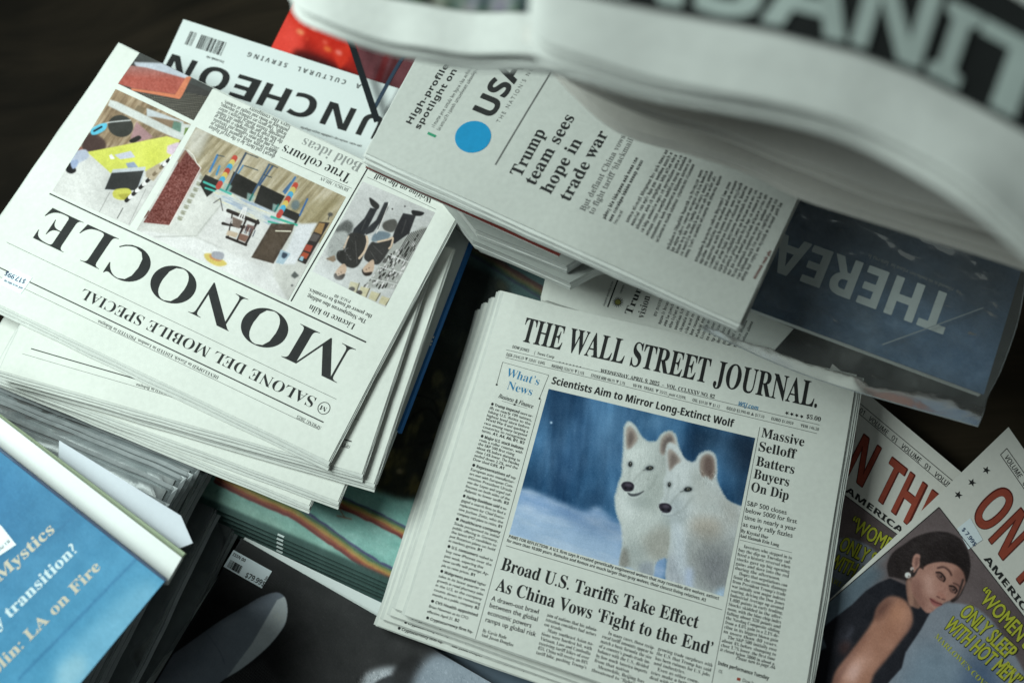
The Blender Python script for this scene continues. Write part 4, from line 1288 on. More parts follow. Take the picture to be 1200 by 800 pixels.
def build_design_paper():
    sf = Surf(0.12, 0.0006, 8)
    q = [(140, 52), (541, 243), (385, 540), (-53, 332)]
    c = [sf.at(p) for p in q]
    cen = sum(c) / 4
    t = thing('newspaper', (cen[0], cen[1], sf.z - 0.006), 'topmost upside-down newspaper with a large black masthead and colour pictures of a yellow desk and a room', 'newspaper', 'pile of upside-down design newspapers')
    t['label'] = 'topmost upside-down newspaper of its pile, with pictures of a yellow desk and a room'
    bodies(t, sf, c, 0.006, 8, M['news'], M['news_mid'], spread=(0.0002, 0.0003, 0.0010, 0.0004), jit=.0016, seed=5)
    P = Parts(t)
    text(P('masthead', 'ink'), sf, 'MONOCLE', (417.5, 409), (60, 242.5), 45, 'serif', -0.008)
    text(P('headline', 'ink'), sf, 'SALONE DEL MOBILE SPECIAL', (371, 466), (99, 338), 13.2, 'serif', -.009)
    lg = P('round_emblem', 'ink')
    disc(lg, sf, (379.5, 478), 7.6, r2=6.8)
    text(lg, sf, 'M', (383.8, 477.5), (376.2, 474.2), 5.6, 'serif', -.009)
    rl = lambda: P('rule_line', 'soft_ink')
    rule(P('rule_line', 'ink'), sf, (58.7, 227.5), (429, 401), 1.7)
    rule(rl(), sf, (8, 284), (394, 467.5), .5)
    rule(P('rule_line', 'ink'), sf, (-8, 310), (379, 494.5), 1.4)
    rule(rl(), sf, (-20, 315), (373.5, 503), .5)
    rule(P('rule_line', 'ink'), sf, (437, 187), (341, 353), 1.4)
    rule(rl(), sf, (328, 184), (412, 221), .5)
    rule(rl(), sf, (430.5, 208), (511, 245.5), .5)
    text(P('date_line', 'soft_ink'), sf, 'DEVELOPED in Z\u00fcrich. EDITED in London. PRINTED in Bologna.', (257, 441), (115, 374.5), 4.2, 'serif', -.009)
    text(P('date_line', 'soft_ink'), sf, 'SPRING 2025', (376.6, 499.5), (349, 486), 4.2, 'serif', -.009)
    text(P('headline', 'ink'), sf, 'True colours', (413, 205), (334.3, 169.5), 12.5, 'serif', -.009)
    text(P('headline', 'grey_ink'), sf, 'Bold ideas', (426, 192), (357.4, 161.5), 12.5, 'serif', -.009)
    text(P('caption', 'soft_ink'), sf, 'DESIGN / MILAN', (409, 221.5), (376.6, 207), 4.4, 'serif', -.01)
    block(P('article_text', 'soft_ink'), sf, ['doesn\u2019t end there; he is the ceo of Italian', 'Radical Design, which acquired Memphis in', '2022 and also owns Galliano and Meritalia.', '>For the first time, Memphis is showing at', 'the Rho trade fair during Salone del Mobile', 'alongside Italian Radical Design\u2019s other', 'brands. \u201cOur pieces are exhibited in museums,', 'published in books and taught at schools,\u201d', 'says the company'],
          (322.5, 182), (246, 147), (341, 147.5), 5.2, 'serif', -.009, (264, 112))
    text(P('headline', 'ink'), sf, 'Writing on the wall', (508, 231.5), (441.5, 203), 8, 'serif', -.009)
    small_print(P('article_text', 'soft_ink'), sf, (521, 229), (447, 196), 4, 3)
    text(P('headline', 'ink'), sf, 'Licence to kiln', (417, 380), (364, 356.5), 7.6, 'serif', -.009)
    text(P('article_text', 'ink'), sf, 'The Singaporean duo adding', (430, 375), (361.5, 344.5), 5.2, 'serif', -.009)
    text(P('article_text', 'ink'), sf, 'the power of touch to ceramics.', (436.5, 369), (363, 337.5), 5.2, 'serif', -.009)
    text(P('caption', 'soft_ink'), sf, 'PAGE 40', (411.5, 352), (393, 344.5), 3.8, 'serif', -.01)
    st = MB()
    quadpatch(st, sf, [(15.5, 314.5), (38, 325), (24.5, 344.5), (-3, 332)], .0003)
    so = st.build('price_sticker', M['sticker'], t)
    sm = MB()
    text(sm, sf, '$17.99$', (31, 328), (8, 318), 6, 'sansb', 0, ink=.00045)
    small_print(sm, sf, (27, 337), (4, 327), 3, 5, ink=.00045)
    sm.build('price', M['navy_ink'], so)
    P.build()
    picture(t, sf, [(135.7, 104.7), (224, 146), (152, 265), (62, 224.5)], desk_picture().photo(1), 240, 240, WHITE_MON)
    picture(t, sf, [(164, 62), (249.5, 103), (227, 141.5), (138.4, 98.6)], chair_picture().photo(5), 240, 150, WHITE_MON)
    picture(t, sf, [(229.6, 149), (405.5, 231), (337.6, 352), (160, 270)], room_picture().photo(9), 420, 320, WHITE_MON)
    picture(t, sf, [(425, 213), (510, 249), (451.6, 360), (366, 318)], duo_picture().photo(13), 220, 280, WHITE_MON)
    keep = ('front_page', 'inner_pages', 'rule_line', 'headline', 'masthead', 'date_line')
    base = (385, 540), (0, 357)
    for i, (cr, lf, dz, lab) in enumerate([((424, 555), (0, 434), -.0065, 'upside-down newspaper second from the top of its pile, turned so its margin shows'), ((438, 566.5), (0, 438), -.013, 'upside-down newspaper third from the top, right under the two turned ones'),
                                       ((396, 587), (0, 441), -.021, 'upside-down newspaper low in the pile whose white corner juts out above the rainbow cover'), ((362, 592), (0, 444), -.0275, 'lowest newspaper of the upside-down pile, its corner ragged above the rainbow cover')]):
        z2 = sf.z + dz
        a = turn(base[0], base[1], sf.z, cr, lf, z2)
        dup(t, sf.at(base[0]), at(cr, z2), a, dz, lab, keep=keep if i == 0 else keep[:2], scale=.87)
    return t


def build_blue_edge_magazine():
    z = 0.085
    sf = Surf(z, 0.0002, 4)
    q = [(190, 130), (561, 256), (442, 567), (100, 440)]
    c = [sf.at(p) for p in q]
    cen = sum(c) / 4
    t = thing('magazine', (cen[0], cen[1], z - .01), 'magazine with a bright blue spine under the upside-down newspapers', 'magazine')
    m = MB(); slab(m, sf, c, 0, .0012, 12); m.build('cover', M['gloss_white'], t)
    m = MB(); slab(m, sf, offset_quad(c, (-.001, -.003, -.001, -.001)), -.0013, .0078, 12); m.build('page_block', M['pages'], t)
    m = MB()
    e0, e1 = lerp((561, 256), (442, 567), 0.01), lerp((561, 256), (442, 567), .80)
    d = offset_quad([sf.at(lerp(e0, e1, 0)), sf.at((e0[0] + 1, e0[1])), sf.at((e1[0] + 1, e1[1])), sf.at(e1)], (0, .0012, 0, .0005))
    slab(m, sf, d, .0006, .0098, 8); m.build('spine', M['blue_edge'], t)
    m = MB()
    for k in (.55, .57, .585): 
        p = lerp(e0, e1, k); quadpatch(m, sf, [(p[0] - .5, p[1]), (p[0] + 1.2, p[1]), (p[0] + .4, p[1] + 2.5), (p[0] - 1.2, p[1] + 2.5)], .0009, 2)
    m.build('spine_mark', M['gloss_white'], t)


# ================================================================== rainbow cover magazines
def rainbow_cover():
    c = Canvas(180, 180, 700, 715, 2, (104, 158, 146))
    n, n2 = c.noise(60, 30, 1, 4, .5), c.noise(18, 8, 2, 4, .5)
    c.a = np.clip(c.a + ((n - .5) * .16)[..., None] * np.array([.9, 1, 1]) + ((n2 - .5) * .10)[..., None] * np.array([1.1, .8, .8]), 0, 1)
    c.fill([(180, 540), (330, 600), (460, 690), (430, 720), (180, 640)], (96, 122, 104), 14, False, .5)
    c.fill([(560, 280), (700, 330), (640, 400), (540, 330)], (70, 116, 116), 10, False, .7)
    c.fill([(300, 300), (520, 250), (560, 330), (520, 440), (430, 520), (330, 480)], (52, 66, 62), 12, False, .8)
    # dark figure
    dk = c.fill([(508, 300), (560, 315), (600, 345), (575, 420), (548, 480), (540, 540), (512, 572), (478, 584), (452, 578), (436, 566), (452, 520), (480, 480), (486, 430), (498, 360)], (38, 44, 36), 3, True)
    b = c.noise(14, 26, 5, 3, .4)
    c.mix(dk * np.clip((b - .52) * 4, 0, 1), rgb(92, 94, 60), .8)
    c.mix(dk * np.clip((c.Y - 520) / 60, 0, 1) * np.clip((b - .4) * 3, 0, 1), rgb(96, 92, 44), .8)
    c.ell((468, 552), 4, 3, (150, 146, 110), 1.5, .4, .7)
    for p in ([(470, 500), (500, 478), (520, 500)], [(486, 462), (508, 470), (515, 492)], [(492, 520), (520, 512), (538, 500)]): c.line(p, 2, (12, 14, 12), 1, True, .8)

    def bow(p, w, order=1):
        cols = [(58, 66, 94), (62, 94, 72), (112, 116, 60), (140, 114, 60), (124, 70, 48), (92, 44, 40)]
        p = spline(p, 10, False)
        for k in range(6):
            o = (k - 2.5) * w / 6 * order
            d = np.gradient(p, axis=0); nn = np.stack([-d[:, 1], d[:, 0]], 1); nn /= np.linalg.norm(nn, axis=1)[:, None]
            wob = c.noise(9, 9, 40 + k, 2)[np.clip(((p[:, 1] - c.y0) * 2).astype(int), 0, c.h - 1), np.clip(((p[:, 0] - c.x0) * 2).astype(int), 0, c.w - 1)] - .5
            q = p + nn * (o + wob * 2.4)[:, None]
            c.line(q, w / 6 * 1.35, cols[k], .5)
    bow([(255, 558), (300, 580), (345, 600), (390, 630), (430, 658), (470, 678), (520, 700)], 16)
    bow([(370, 572), (400, 588), (440, 606), (478, 626), (530, 650)], 14)
    bow([(500, 268), (560, 296), (600, 322), (640, 346), (690, 380)], 13, -1)
    c.mix(np.clip((470 - c.Y) / 90, 0, 1) * np.clip((c.X - 420) / 60, 0, 1), rgb(40, 52, 50), .62)  # shade of the gap between the piles, painted into the cover
    c.line([(395, 604), (412, 608)], 1.2, (120, 84, 64), .5); c.line([(398, 596), (404, 606)], 1, (120, 84, 64), .5)
    c.photo(31, .95, .9)
    # dark lower margin
    c.fill([(180, 556), (530, 708), (540, 750), (170, 610)], (38, 66, 60), 1.5, False, .97)
    return c


def build_rainbow_magazines():
    z = 0.044
    sf = Surf(z, 0.0003, 21)
    q = [(322, 190), (690, 320), (530, 717), (186, 567)]
    c = [sf.at(p) for p in q]
    cen = sum(c) / 4
    t = thing('magazine', (cen[0], cen[1], z - .007), 'topmost teal magazine whose painted cover shows rainbows and a dark figure', 'magazine', 'stack of teal magazines with rainbow covers')
    m = MB(); slab(m, sf, offset_quad(c, (-.0005, -.0005, -.0008, -.0005)), -.0006, .0058, 14); m.build('page_block', M['teal_edges'], t)
    m = MB(); slab(m, sf, c, -.00005, .0005, 14); m.build('cover', M['teal_dark'], t)
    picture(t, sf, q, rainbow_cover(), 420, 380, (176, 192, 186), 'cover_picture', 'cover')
    m = MB()
    quadpatch(m, sf, [(326, 624.6), (333.5, 628), (332.4, 630), (325, 626.6)], .0004, 3)
    m.build('cover_lettering', M['letter_white'], t)
    for k, lab in enumerate(['teal rainbow magazine directly under the topmost one', 'teal rainbow magazine third from the top of its stack', 'teal rainbow magazine fourth from the top of its stack', 'teal rainbow magazine second from the bottom of its stack', 'lowest teal rainbow magazine, beside the black magazine']):
        z2 = z - .0064 * (k + 1)
        p, p2 = (330, 628), (329 - .2 * k, 628 + 4.6 * (k + 1))
        dup(t, sf.at(p), at(p2, z2), .006 * (k % 2), -.0064 * (k + 1), lab)


# ================================================================== black cover magazine and its neighbours
def black_cover():
    c = Canvas(80, 625, 660, 850, 2.4, (34, 36, 36))
    z, zz = Z(170, 640, 3.43), Z(160, 560, 3.333)
    n = c.noise(40, 40, 3, 4)
    c.a = np.clip(c.a + ((n - .5) * .05)[..., None], 0, 1)
    c.fill([(283, 630), (350, 664), (200, 800), (150, 800)], (18, 18, 19), 14, False, .8)
    # woven areas
    wv = np.clip(np.sin((c.X * .9 + c.Y * .44) * 2.6) * np.sin((-c.X * .44 + c.Y * .9) * 2.6) * 2, 0, 1)
    for pts, al in ((z((430, 60), (900, 290), (860, 320), (560, 170), (470, 160)), .28), (z((330, 520), (480, 450), (540, 549), (560, 600), (280, 600)), .55), (z((240, 200), (330, 150), (200, 300), (160, 330)), .16)):
        c.mix(c.mask(pts, 3) * wv, rgb(120, 126, 126), al)
    c.fill([(350, 690), (470, 720), (560, 800), (400, 850), (330, 760)], (44, 46, 46), 14, False, .7)
    c.hairs(c.mask([(350, 690), (470, 720), (560, 800), (400, 850)], 2), 260, 14, 1.0, 1.2, .05, 8)
    # big pale blade shape
    lens = z((300, 300), (400, 240), (470, 200), (530, 184), (562, 205), (572, 250), (566, 300), (545, 340), (500, 395), (440, 450), (380, 495), (320, 532), (200, 620), (-60, 700), (-60, 560), (60, 470), (180, 385))
    m = c.mask(lens, .5, True)
    soft = np.clip(((c.X - 324) * .5 + (c.Y - 694) * .86 + (c.X * 0)) / 22, 0, 1)
    c.mix(m, rgb(134, 150, 160), 1.0)
    edge = c.mask(z((540, 150), (300, 290), (80, 430), (-80, 540), (-80, 200), (400, 100)), 6)
    c.mix(m * edge, rgb(22, 24, 26), .9)
    c.mix(m * c.mask(z((250, 300), (-80, 520), (-80, 600), (60, 560), (300, 340)), 14), rgb(34, 38, 42), .6)
    cres = c.mask(z((530, 215), (600, 180), (620, 330), (420, 560), (300, 600), (330, 525), (430, 390)), .5)
    c.mix(m * cres, rgb(214, 232, 232), .95)
    c.mix(m * cres * np.clip((c.Y - 740) / 50, 0, 1), rgb(150, 172, 176), .5)
    c.line(z((250, 350), (300, 420), (320, 470)), .8, (84, 94, 104), .6, True, .6)
    # photograph of an animal's brow at the lower right
    fu = c.fill(zz((880, 800), (900, 760), (960, 738), (1020, 738), (1060, 770), (1000, 840), (880, 840)), (186, 202, 206), 3, True, .9)
    c.hairs(c.mask(zz((840, 790), (900, 740), (1030, 730), (1080, 770), (1000, 860), (850, 860)), 2), 900, 9, 1.25, .4, .22, 9)
    c.fill(zz((1010, 740), (1080, 690), (1120, 730), (1110, 800), (1000, 860), (990, 800)), (24, 25, 26), 2.5, True, .9)
    c.fill(zz((930, 800), (990, 770), (1010, 790), (950, 830)), (40, 44, 46), 1.2, True, .9)
    c.fill(zz((1120, 720), (1240, 690), (1500, 860), (1100, 860)), (150, 170, 180), 5, True, .9)
    c.hairs(c.mask(zz((1080, 700), (1240, 680), (1500, 860), (1080, 860)), 2), 700, 9, 1.2, .5, .12, 10)
    return c


def build_black_magazine():
    z = 0.032
    sf = Surf(z, 0.0003, 31)
    q = [(283, 630), (650, 841), (454, 1164), (87, 953)]
    c = [sf.at(p) for p in q]
    cen = sum(c) / 4
    t = thing('magazine', (cen[0], cen[1], z - .010), 'black magazine with a pale blade shape and a price sticker on its cover', 'magazine')
    m = MB(); slab(m, sf, offset_quad(c, (-.001, -.001, -.001, -.001)), -.0006, .0092, 14); m.build('page_block', M['pages'], t)
    m = MB(); slab(m, sf, c, -.00005, .0005, 14); m.build('cover', M['dark'], t)
    picture(t, sf, [(284, 632), (649, 841.5), (452, 1164), (90, 953)], black_cover(), 520, 420, (200, 214, 210), 'cover_picture', 'cover')
    st = MB(); quadpatch(st, sf, [(274, 644), (319, 669), (307, 689), (262, 663.5)], .0005); so = st.build('price_sticker', M['sticker'], t)
    sm = MB()
    text(sm, sf, 'ISSN 00', (272.5, 650.5), (287, 658.5), 4, 'sansb', ink=.0007)
    r = random.Random(2)
    for k in range(13):
        a = lerp((271, 655.5), (285.5, 663.8), k / 13); rule(sm, sf, a, (a[0] - 4.5, a[1] + 8.5), r.choice((.5, .9, 1.2)), .0007, 3)
    text(sm, sf, '$79.99$', (287, 675.5), (309, 687), 6.5, 'sansb', ink=.0007)
    small_print(sm, sf, (312, 680), (317, 671), 3, 3, ink=.0007)
    sm.build('price', M['ink'], so)
    # pale one and slate one under it
    z1 = .021
    s1 = Surf(z1, .0002, 32)
    q = [(287, 629), (470, 717), (330, 960), (130, 860)]
    c = [s1.at(p) for p in q]
    t1 = thing('magazine', (*(sum(c) / 4), z1 - .008), 'pale grey magazine showing as a thin strip above the black magazine', 'magazine')
    m = MB(); slab(m, s1, c, 0, .0006, 10); m.build('cover', M['gloss_white'], t1)
    m = MB(); slab(m, s1, offset_quad(c, (-.001,) * 4), -.0007, .0072, 10); m.build('page_block', M['pages'], t1)
    z2 = .012
    s2 = Surf(z2, .0002, 33)
    q = [(430, 683), (720, 847), (560, 1060), (300, 900)]
    c = [s2.at(p) for p in q]
    t2 = thing('magazine', (*(sum(c) / 4), 0.001), 'slate blue magazine between the black magazine and the wolf newspaper pile', 'magazine')
    m = MB(); slab(m, s2, c, 0, .0006, 10); m.build('cover', M['slate'], t2)
    m = MB(); slab(m, s2, offset_quad(c, (-.001,) * 4), -.0007, .0095, 10); m.build('page_block', M['pages'], t2)


build_design_paper()
build_blue_edge_magazine()
build_rainbow_magazines()
build_black_magazine()


# ================================================================== magazines in plastic sleeves, lower left
def build_sleeved_pile():
    # back right corner (pixel), height of the top, turn of the back edge
    spec = [((282, 613), .022, .40), ((272, 572), .040, .41), ((252, 543), .060, .402), ((244, 547), .071, .40), ((233, 546), .082, .395),
            ((224, 553), .093, .40), ((216, 557), .103, .41), ((206, 569), .113, .42), ((196, 588), .124, .44), ((188, 606), .136, .46)]
    words = ['lowest, nearest the black magazine', 'second from the bottom', 'third from the bottom, its back corner under the newspapers', 'fourth from the bottom', 'fifth from the bottom',
             'sixth from the bottom', 'seventh from the bottom', 'eighth from the bottom', 'second from the top', 'topmost, right under the blue magazine']
    proto, pc = None, None
    for i, ((cx, cy), z, sl) in enumerate(spec):
        lab = 'magazine in a clear plastic sleeve, ' + words[i] + ' of the sleeved pile'
        lab = ' '.join(lab.split()[:16])
        if proto is None:
            sf = Surf(z, 0.0006, 51)
            cor = sf.at((cx, cy))
            e = sf.at((cx - 100, cy - 100 * sl)) - cor
            e /= np.hypot(*e)
            f = np.array([-e[1], e[0]])
            if f[1] > 0: f = -f
            c = [cor + e * .225, cor, cor + f * .30, cor + e * .225 + f * .30]
            cen = sum(c) / 4
            t = thing('sleeved_magazine', (*cen, z - .011), lab, 'magazine', 'magazines in clear plastic sleeves')
            m = MB(); slab(m, sf, offset_quad(c, (-.006, -.006, -.006, -.006)), -.0012, .0008, 12); m.build('cover', M['sleeved'], t)
            m = MB()
            for k in range(4): slab(m, sf, offset_quad(c, (-.007 - .0008 * (k % 2), -.0065 - .0007 * (k % 3), -.007, -.007)), -.0024 - k * .0018, .0014, 8)
            m.build('page_block', M['pages'], t)
            m = MB()
            s, q = np.linspace(0, 1, 46), np.linspace(0, 1, 46)
            S, T = np.meshgrid(s, q)
            xy = ((1 - S) * (1 - T))[..., None] * c[0] + (S * (1 - T))[..., None] * c[1] + (S * T)[..., None] * c[2] + ((1 - S) * T)[..., None] * c[3]
            P = sf.up3(xy.reshape(-1, 2), 0).reshape(46, 46, 3)
            r = np.random.default_rng(4)
            edge = np.minimum(np.minimum(S, 1 - S), np.minimum(T, 1 - T))
            P[:, :, 2] -= np.clip(1 - edge / .035, 0, 1) ** 2 * .0045
            P[:, :, 2] += gauss(r.normal(0, .0016, P.shape[:2]), 1.3) + gauss(r.normal(0, .004, P.shape[:2]), 3.0)
            P[:, :, :2] += gauss(r.normal(0, .0012, P[:, :, :2].shape), 2.0)
            shell(m, P, .0003)
            m.build('plastic_sleeve', M['sleeve'], t, smooth=True)
            # heat-sealed rim
            m = MB()
            for a, b in ((P[0], P[1]), (P[:, -1], P[:, -2]), (P[:, 0], P[:, 1])):
                up = np.array([0, 0, .0006])
                m.grid(np.stack([a + up, a + (b - a) * .5 + up]))
            m.build('sealed_rim', M['rim'], t)
            proto, pc, pz, psl = t, cor, z, e
        else:
            e = at((cx - 100, cy - 100 * sl), z)[:2] - at((cx, cy), z)[:2]
            a = math.atan2(e[1], e[0]) - math.atan2(psl[1], psl[0])
            dup(proto, pc, at((cx, cy), z), a, z - pz, lab)


def blue_cover():
    c = Canvas(-140, 500, 215, 960, 1.6, (56, 128, 166))
    n, n2 = c.noise(70, 30, 6, 4, -.75), c.noise(30, 30, 7, 4)
    c.a = np.clip(c.a + ((n - .5) * .10)[..., None] + ((n2 - .5) * .05)[..., None], 0, 1)
    d = ((c.X - 40) * .68 + (c.Y - 640) * .73)
    c.mix(np.clip(d / 130, 0, 1), rgb(80, 160, 194), .8)
    c.fill([(60, 790), (120, 720), (170, 680), (185, 700), (120, 790), (80, 830)], (140, 194, 214), 8, True, .5)
    c.fill([(70, 780), (96, 766), (100, 790), (70, 810)], (160, 204, 214), 5, True, .6)
    c.line([(160, 655), (22, 795)], 2.2, (38, 104, 146), 1.0, False, .8)
    c.line([(95, 595), (40, 650)], 1.5, (38, 100, 140), 1.2, False, .6)
    c.fill([(-140, 480), (30, 560), (20, 640), (-140, 680)], (34, 108, 152), 18, False, .6)
    return c


def build_blue_magazine():
    z = 0.215
    sf = Surf(z, 0.0007, 61)
    q = [(-118, 436), (193, 681), (-6, 920), (-330, 660)]
    c = [sf.at(p) for p in q]
    cen = sum(c) / 4
    t = thing('magazine', (*cen, z - .022), 'thick blue magazine with white and beige headlines on top of the sleeved pile', 'magazine')
    m = MB(); slab(m, sf, c, -.00005, .0008, 20); m.build('cover', M['blue_edge'], t)
    picture(t, sf, q, blue_cover(), 200, 240, (225, 235, 230), 'cover_picture', 'cover')
    P = Parts(t)
    text(P('headline', 'beige_ink'), sf, 's Mystics', (-13, 694), (65, 622), 13.5, 'serif', 0.014)
    text(P('headline', 'pale_ink'), sf, 'energy transition?', (-44, 780), (92, 645), 13, 'serif', 0.014)
    text(P('headline', 'beige_ink'), sf, 'Dublin: LA on Fire', (-30, 818), (119, 665), 13, 'serif', 0.014)
    P.build()
    st = MB(); quadpatch(st, sf, [(-20, 600), (2, 616), (19.5, 638), (-14, 660)], .0004); so = st.build('price_sticker', M['sticker'], t)
    sm = MB(); small_print(sm, sf, (0, 646), (15, 632), 5, 3, ink=.0006); so2 = sm.build('price', M['soft_ink'], so)
    m = MB()
    e = offset_quad(c, (.0, -.0005, -.001, -.001))
    for k in range(8): slab(m, sf, offset_quad(e, (.0008 * (k % 2), -.0006 * k, 0, 0)), -.001 - k * .0013, .0010, 12)
    m.build('page_block', M['navy_pages'], t)
    # the magazine under it: broad white back pages stick out at the top
    z2 = .196
    s2 = Surf(z2, .0004, 62)
    q2 = [(-120, 397), (213, 653), (195, 684), (-330, 690)]
    c2 = [s2.at(p) for p in q2]
    t2 = thing('magazine', (*(sum(c2) / 4), z2 - .008), 'white paged magazine sticking out above the blue magazine\u2019s edge', 'magazine')
    m = MB()
    slab(m, s2, c2, 0, .0008, 16); m.build('page', M['white'], t2)
    m = MB()
    for k in range(4): slab(m, s2, offset_quad(c2, (-.0004 * k, -.0005 * k, 0, 0)), -.0011 - .0016 * k, .0012, 10)
    m.build('page_block', M['pages'], t2)
    z3 = .184
    s3 = Surf(z3, .0004, 63)
    q3 = [(-60, 440), (217, 648), (180, 690), (-250, 690)]
    c3 = [s3.at(p) for p in q3]
    t3 = thing('booklet', (*(sum(c3) / 4), z3 - .004), 'thin booklet with a pale green edge under the white paged magazine', 'booklet')
    m = MB(); slab(m, s3, c3, 0, .003, 10); m.build('cover', M['pale_green'], t3)
    z4 = .172
    s4 = Surf(z4, .0009, 64)
    q4 = [(70, 516), (212, 604), (226, 636), (60, 700)]
    c4 = [s4.at(p) for p in q4]
    t4 = thing('booklet', (*(sum(c4) / 4), z4 - .004), 'cool white booklet with its corner out over the sleeved magazines', 'booklet')
    m = MB(); slab(m, s4, c4, 0, .0006, 10); m.build('cover', M['violet_white'], t4)
    m = MB(); slab(m, s4, offset_quad(c4, (-.002, -.003, 0, 0)), -.0009, .002, 8); m.build('page_block', M['pages'], t4)


# ================================================================== upper left: white cover, red cover, straps
def build_white_cover():
    z = 0.062
    sf = Surf(z, 0.0002, 71)
    q = [(215, 23), (520, 121), (440, 300), (134, 198)]
    c = [sf.at(p) for p in q]
    cen = sum(c) / 4
    t = thing('magazine', (*cen, z - .009), 'white magazine lying upside down with wide black capitals and a barcode', 'magazine')
    m = MB(); slab(m, sf, c, 0, .0006, 12); m.build('cover', M['gloss_white'], t)
    m = MB(); slab(m, sf, offset_quad(c, (-.0012,) * 4), -.0008, .008, 12); m.build('page_block', M['pages'], t)
    P = Parts(t)
    ti = P('title', 'ink')
    for ch, xa, xb in (('U', 453, 429), ('N', 418, 387), ('C', 376, 348), ('H', 343, 313), ('E', 307, 281), ('O', 274, 242), ('N', 232, 202)):
        text(ti, sf, ch, (xa, 128 - (417 - xa) * .3), (xb, 128 - (417 - xb) * .3), 28.5, 'sansb', .006)
    text(P('subtitle', 'ink'), sf, 'A  CULTURAL  SERVING', (424, 99.5), (291.7, 61.5), 5.6, 'sansb', 0, track=True)
    small_print(P('small_line', 'soft_ink'), sf, (424, 171), (352, 148), 3, 4)
    P.build()
    bc = MB()
    r = random.Random(12)
    x = 0.0
    while x < 1:
        w = r.choice((.7, 1.0, 1.6))
        a = lerp((224, 37), (266, 50.5), x)
        if not (.17 < x < .26):
            rule(bc, sf, a, (a[0] - 7, a[1] + 15.5), w, n=3)
        x += (w + r.choice((.8, 1.2))) / 44
    small_print(bc, sf, (263, 72), (241, 65), 3.4, 6)
    bc.build('barcode', M['ink'], t)


def red_cover():
    c = Canvas(300, -10, 560, 180, 2.4, (150, 34, 26))
    n = c.noise(40, 40, 2, 3)
    c.a = np.clip(c.a + ((n - .5) * .12)[..., None] * np.array([1.4, .3, .3]), 0, 1)
    c.fill([(300, 70), (335, 10), (360, 30), (350, 95), (310, 95)], (232, 76, 62), 3, False, .9)
    c.fill([(340, 2), (420, 30), (408, 74), (360, 50)], (206, 46, 30), 5, True, .8)
    c.fill([(345, 60), (372, 66), (400, 80), (425, 95), (350, 92)], (60, 14, 12), 3, True, .9)
    c.fill([(388, 60), (412, 52), (408, 72), (398, 82)], (210, 56, 36), 1.5, False, .9)
    for p, rr, col in (((352, 38), 5, (236, 160, 110)), ((368, 34), 3.6, (240, 170, 150)), ((384, 58), 5, (226, 120, 60)), ((397, 62), 4.4, (240, 150, 140)), ((381, 50), 3.4, (230, 110, 90)), ((360, 46), 2, (220, 90, 60))): c.ell(p, rr, rr * .6, col, 1.5, .5, .8)
    pu = c.fill([(412, 20), (520, 20), (520, 180), (440, 160), (425, 95)], (104, 62, 66), .8)
    for k, (x, col) in enumerate(((462, (112, 36, 38)), (474, (80, 36, 38)), (450, (118, 70, 74)))): c.line([(x, 40), (x - 24, 110)], 7, col, 1.2, False, .8)
    return c


def build_red_magazine():
    z = 0.046
    sf = Surf(z, 0.0003, 72)
    q = [(346, 0), (540, 60), (500, 170), (300, 92)]
    c = [sf.at(p) for p in q]
    cen = sum(c) / 4
    t = thing('magazine', (*cen, z - .008), 'glossy red magazine with golden flecks behind the white upside-down magazine', 'magazine')
    m = MB(); slab(m, sf, c, -.0001, .0006, 10); m.build('cover', M['red_dark'], t)
    m = MB(); slab(m, sf, offset_quad(c, (-.001,) * 4), -.0009, .007, 10); m.build('page_block', M['pages'], t)
    picture(t, sf, q, red_cover(), 200, 150, (215, 225, 222), 'cover_picture', 'cover')


def build_straps():
    for nm, a, b, w, mt, lab in (('strap', (398, 8), (442, 142), .0065, 'strap', 'black strap crossing the red and white magazines towards the leaning newspaper'), ('strap', (492, 36), (438, 128), .0036, 'strap_blue', 'thin dark blue strap slanting beside the left edge of the leaning newspaper')):
        A, B = at(a, .073), at(b, .078)
        d = (B - A)[:2] / np.hypot(*(B - A)[:2]); n = np.array([-d[1], d[0], 0])
        t = np.linspace(0, 1, 20)[:, None]
        mid = A + (B - A) * t + np.array([0, 0, 1]) * (np.sin(t * math.pi) * .003)
        m = MB(); shell(m, np.stack([mid - n * w / 2, mid, mid + n * w / 2]), .0012)
        o = m.build(nm, M[mt])
        tag(o, lab, 'strap', 'straps round the red magazine')


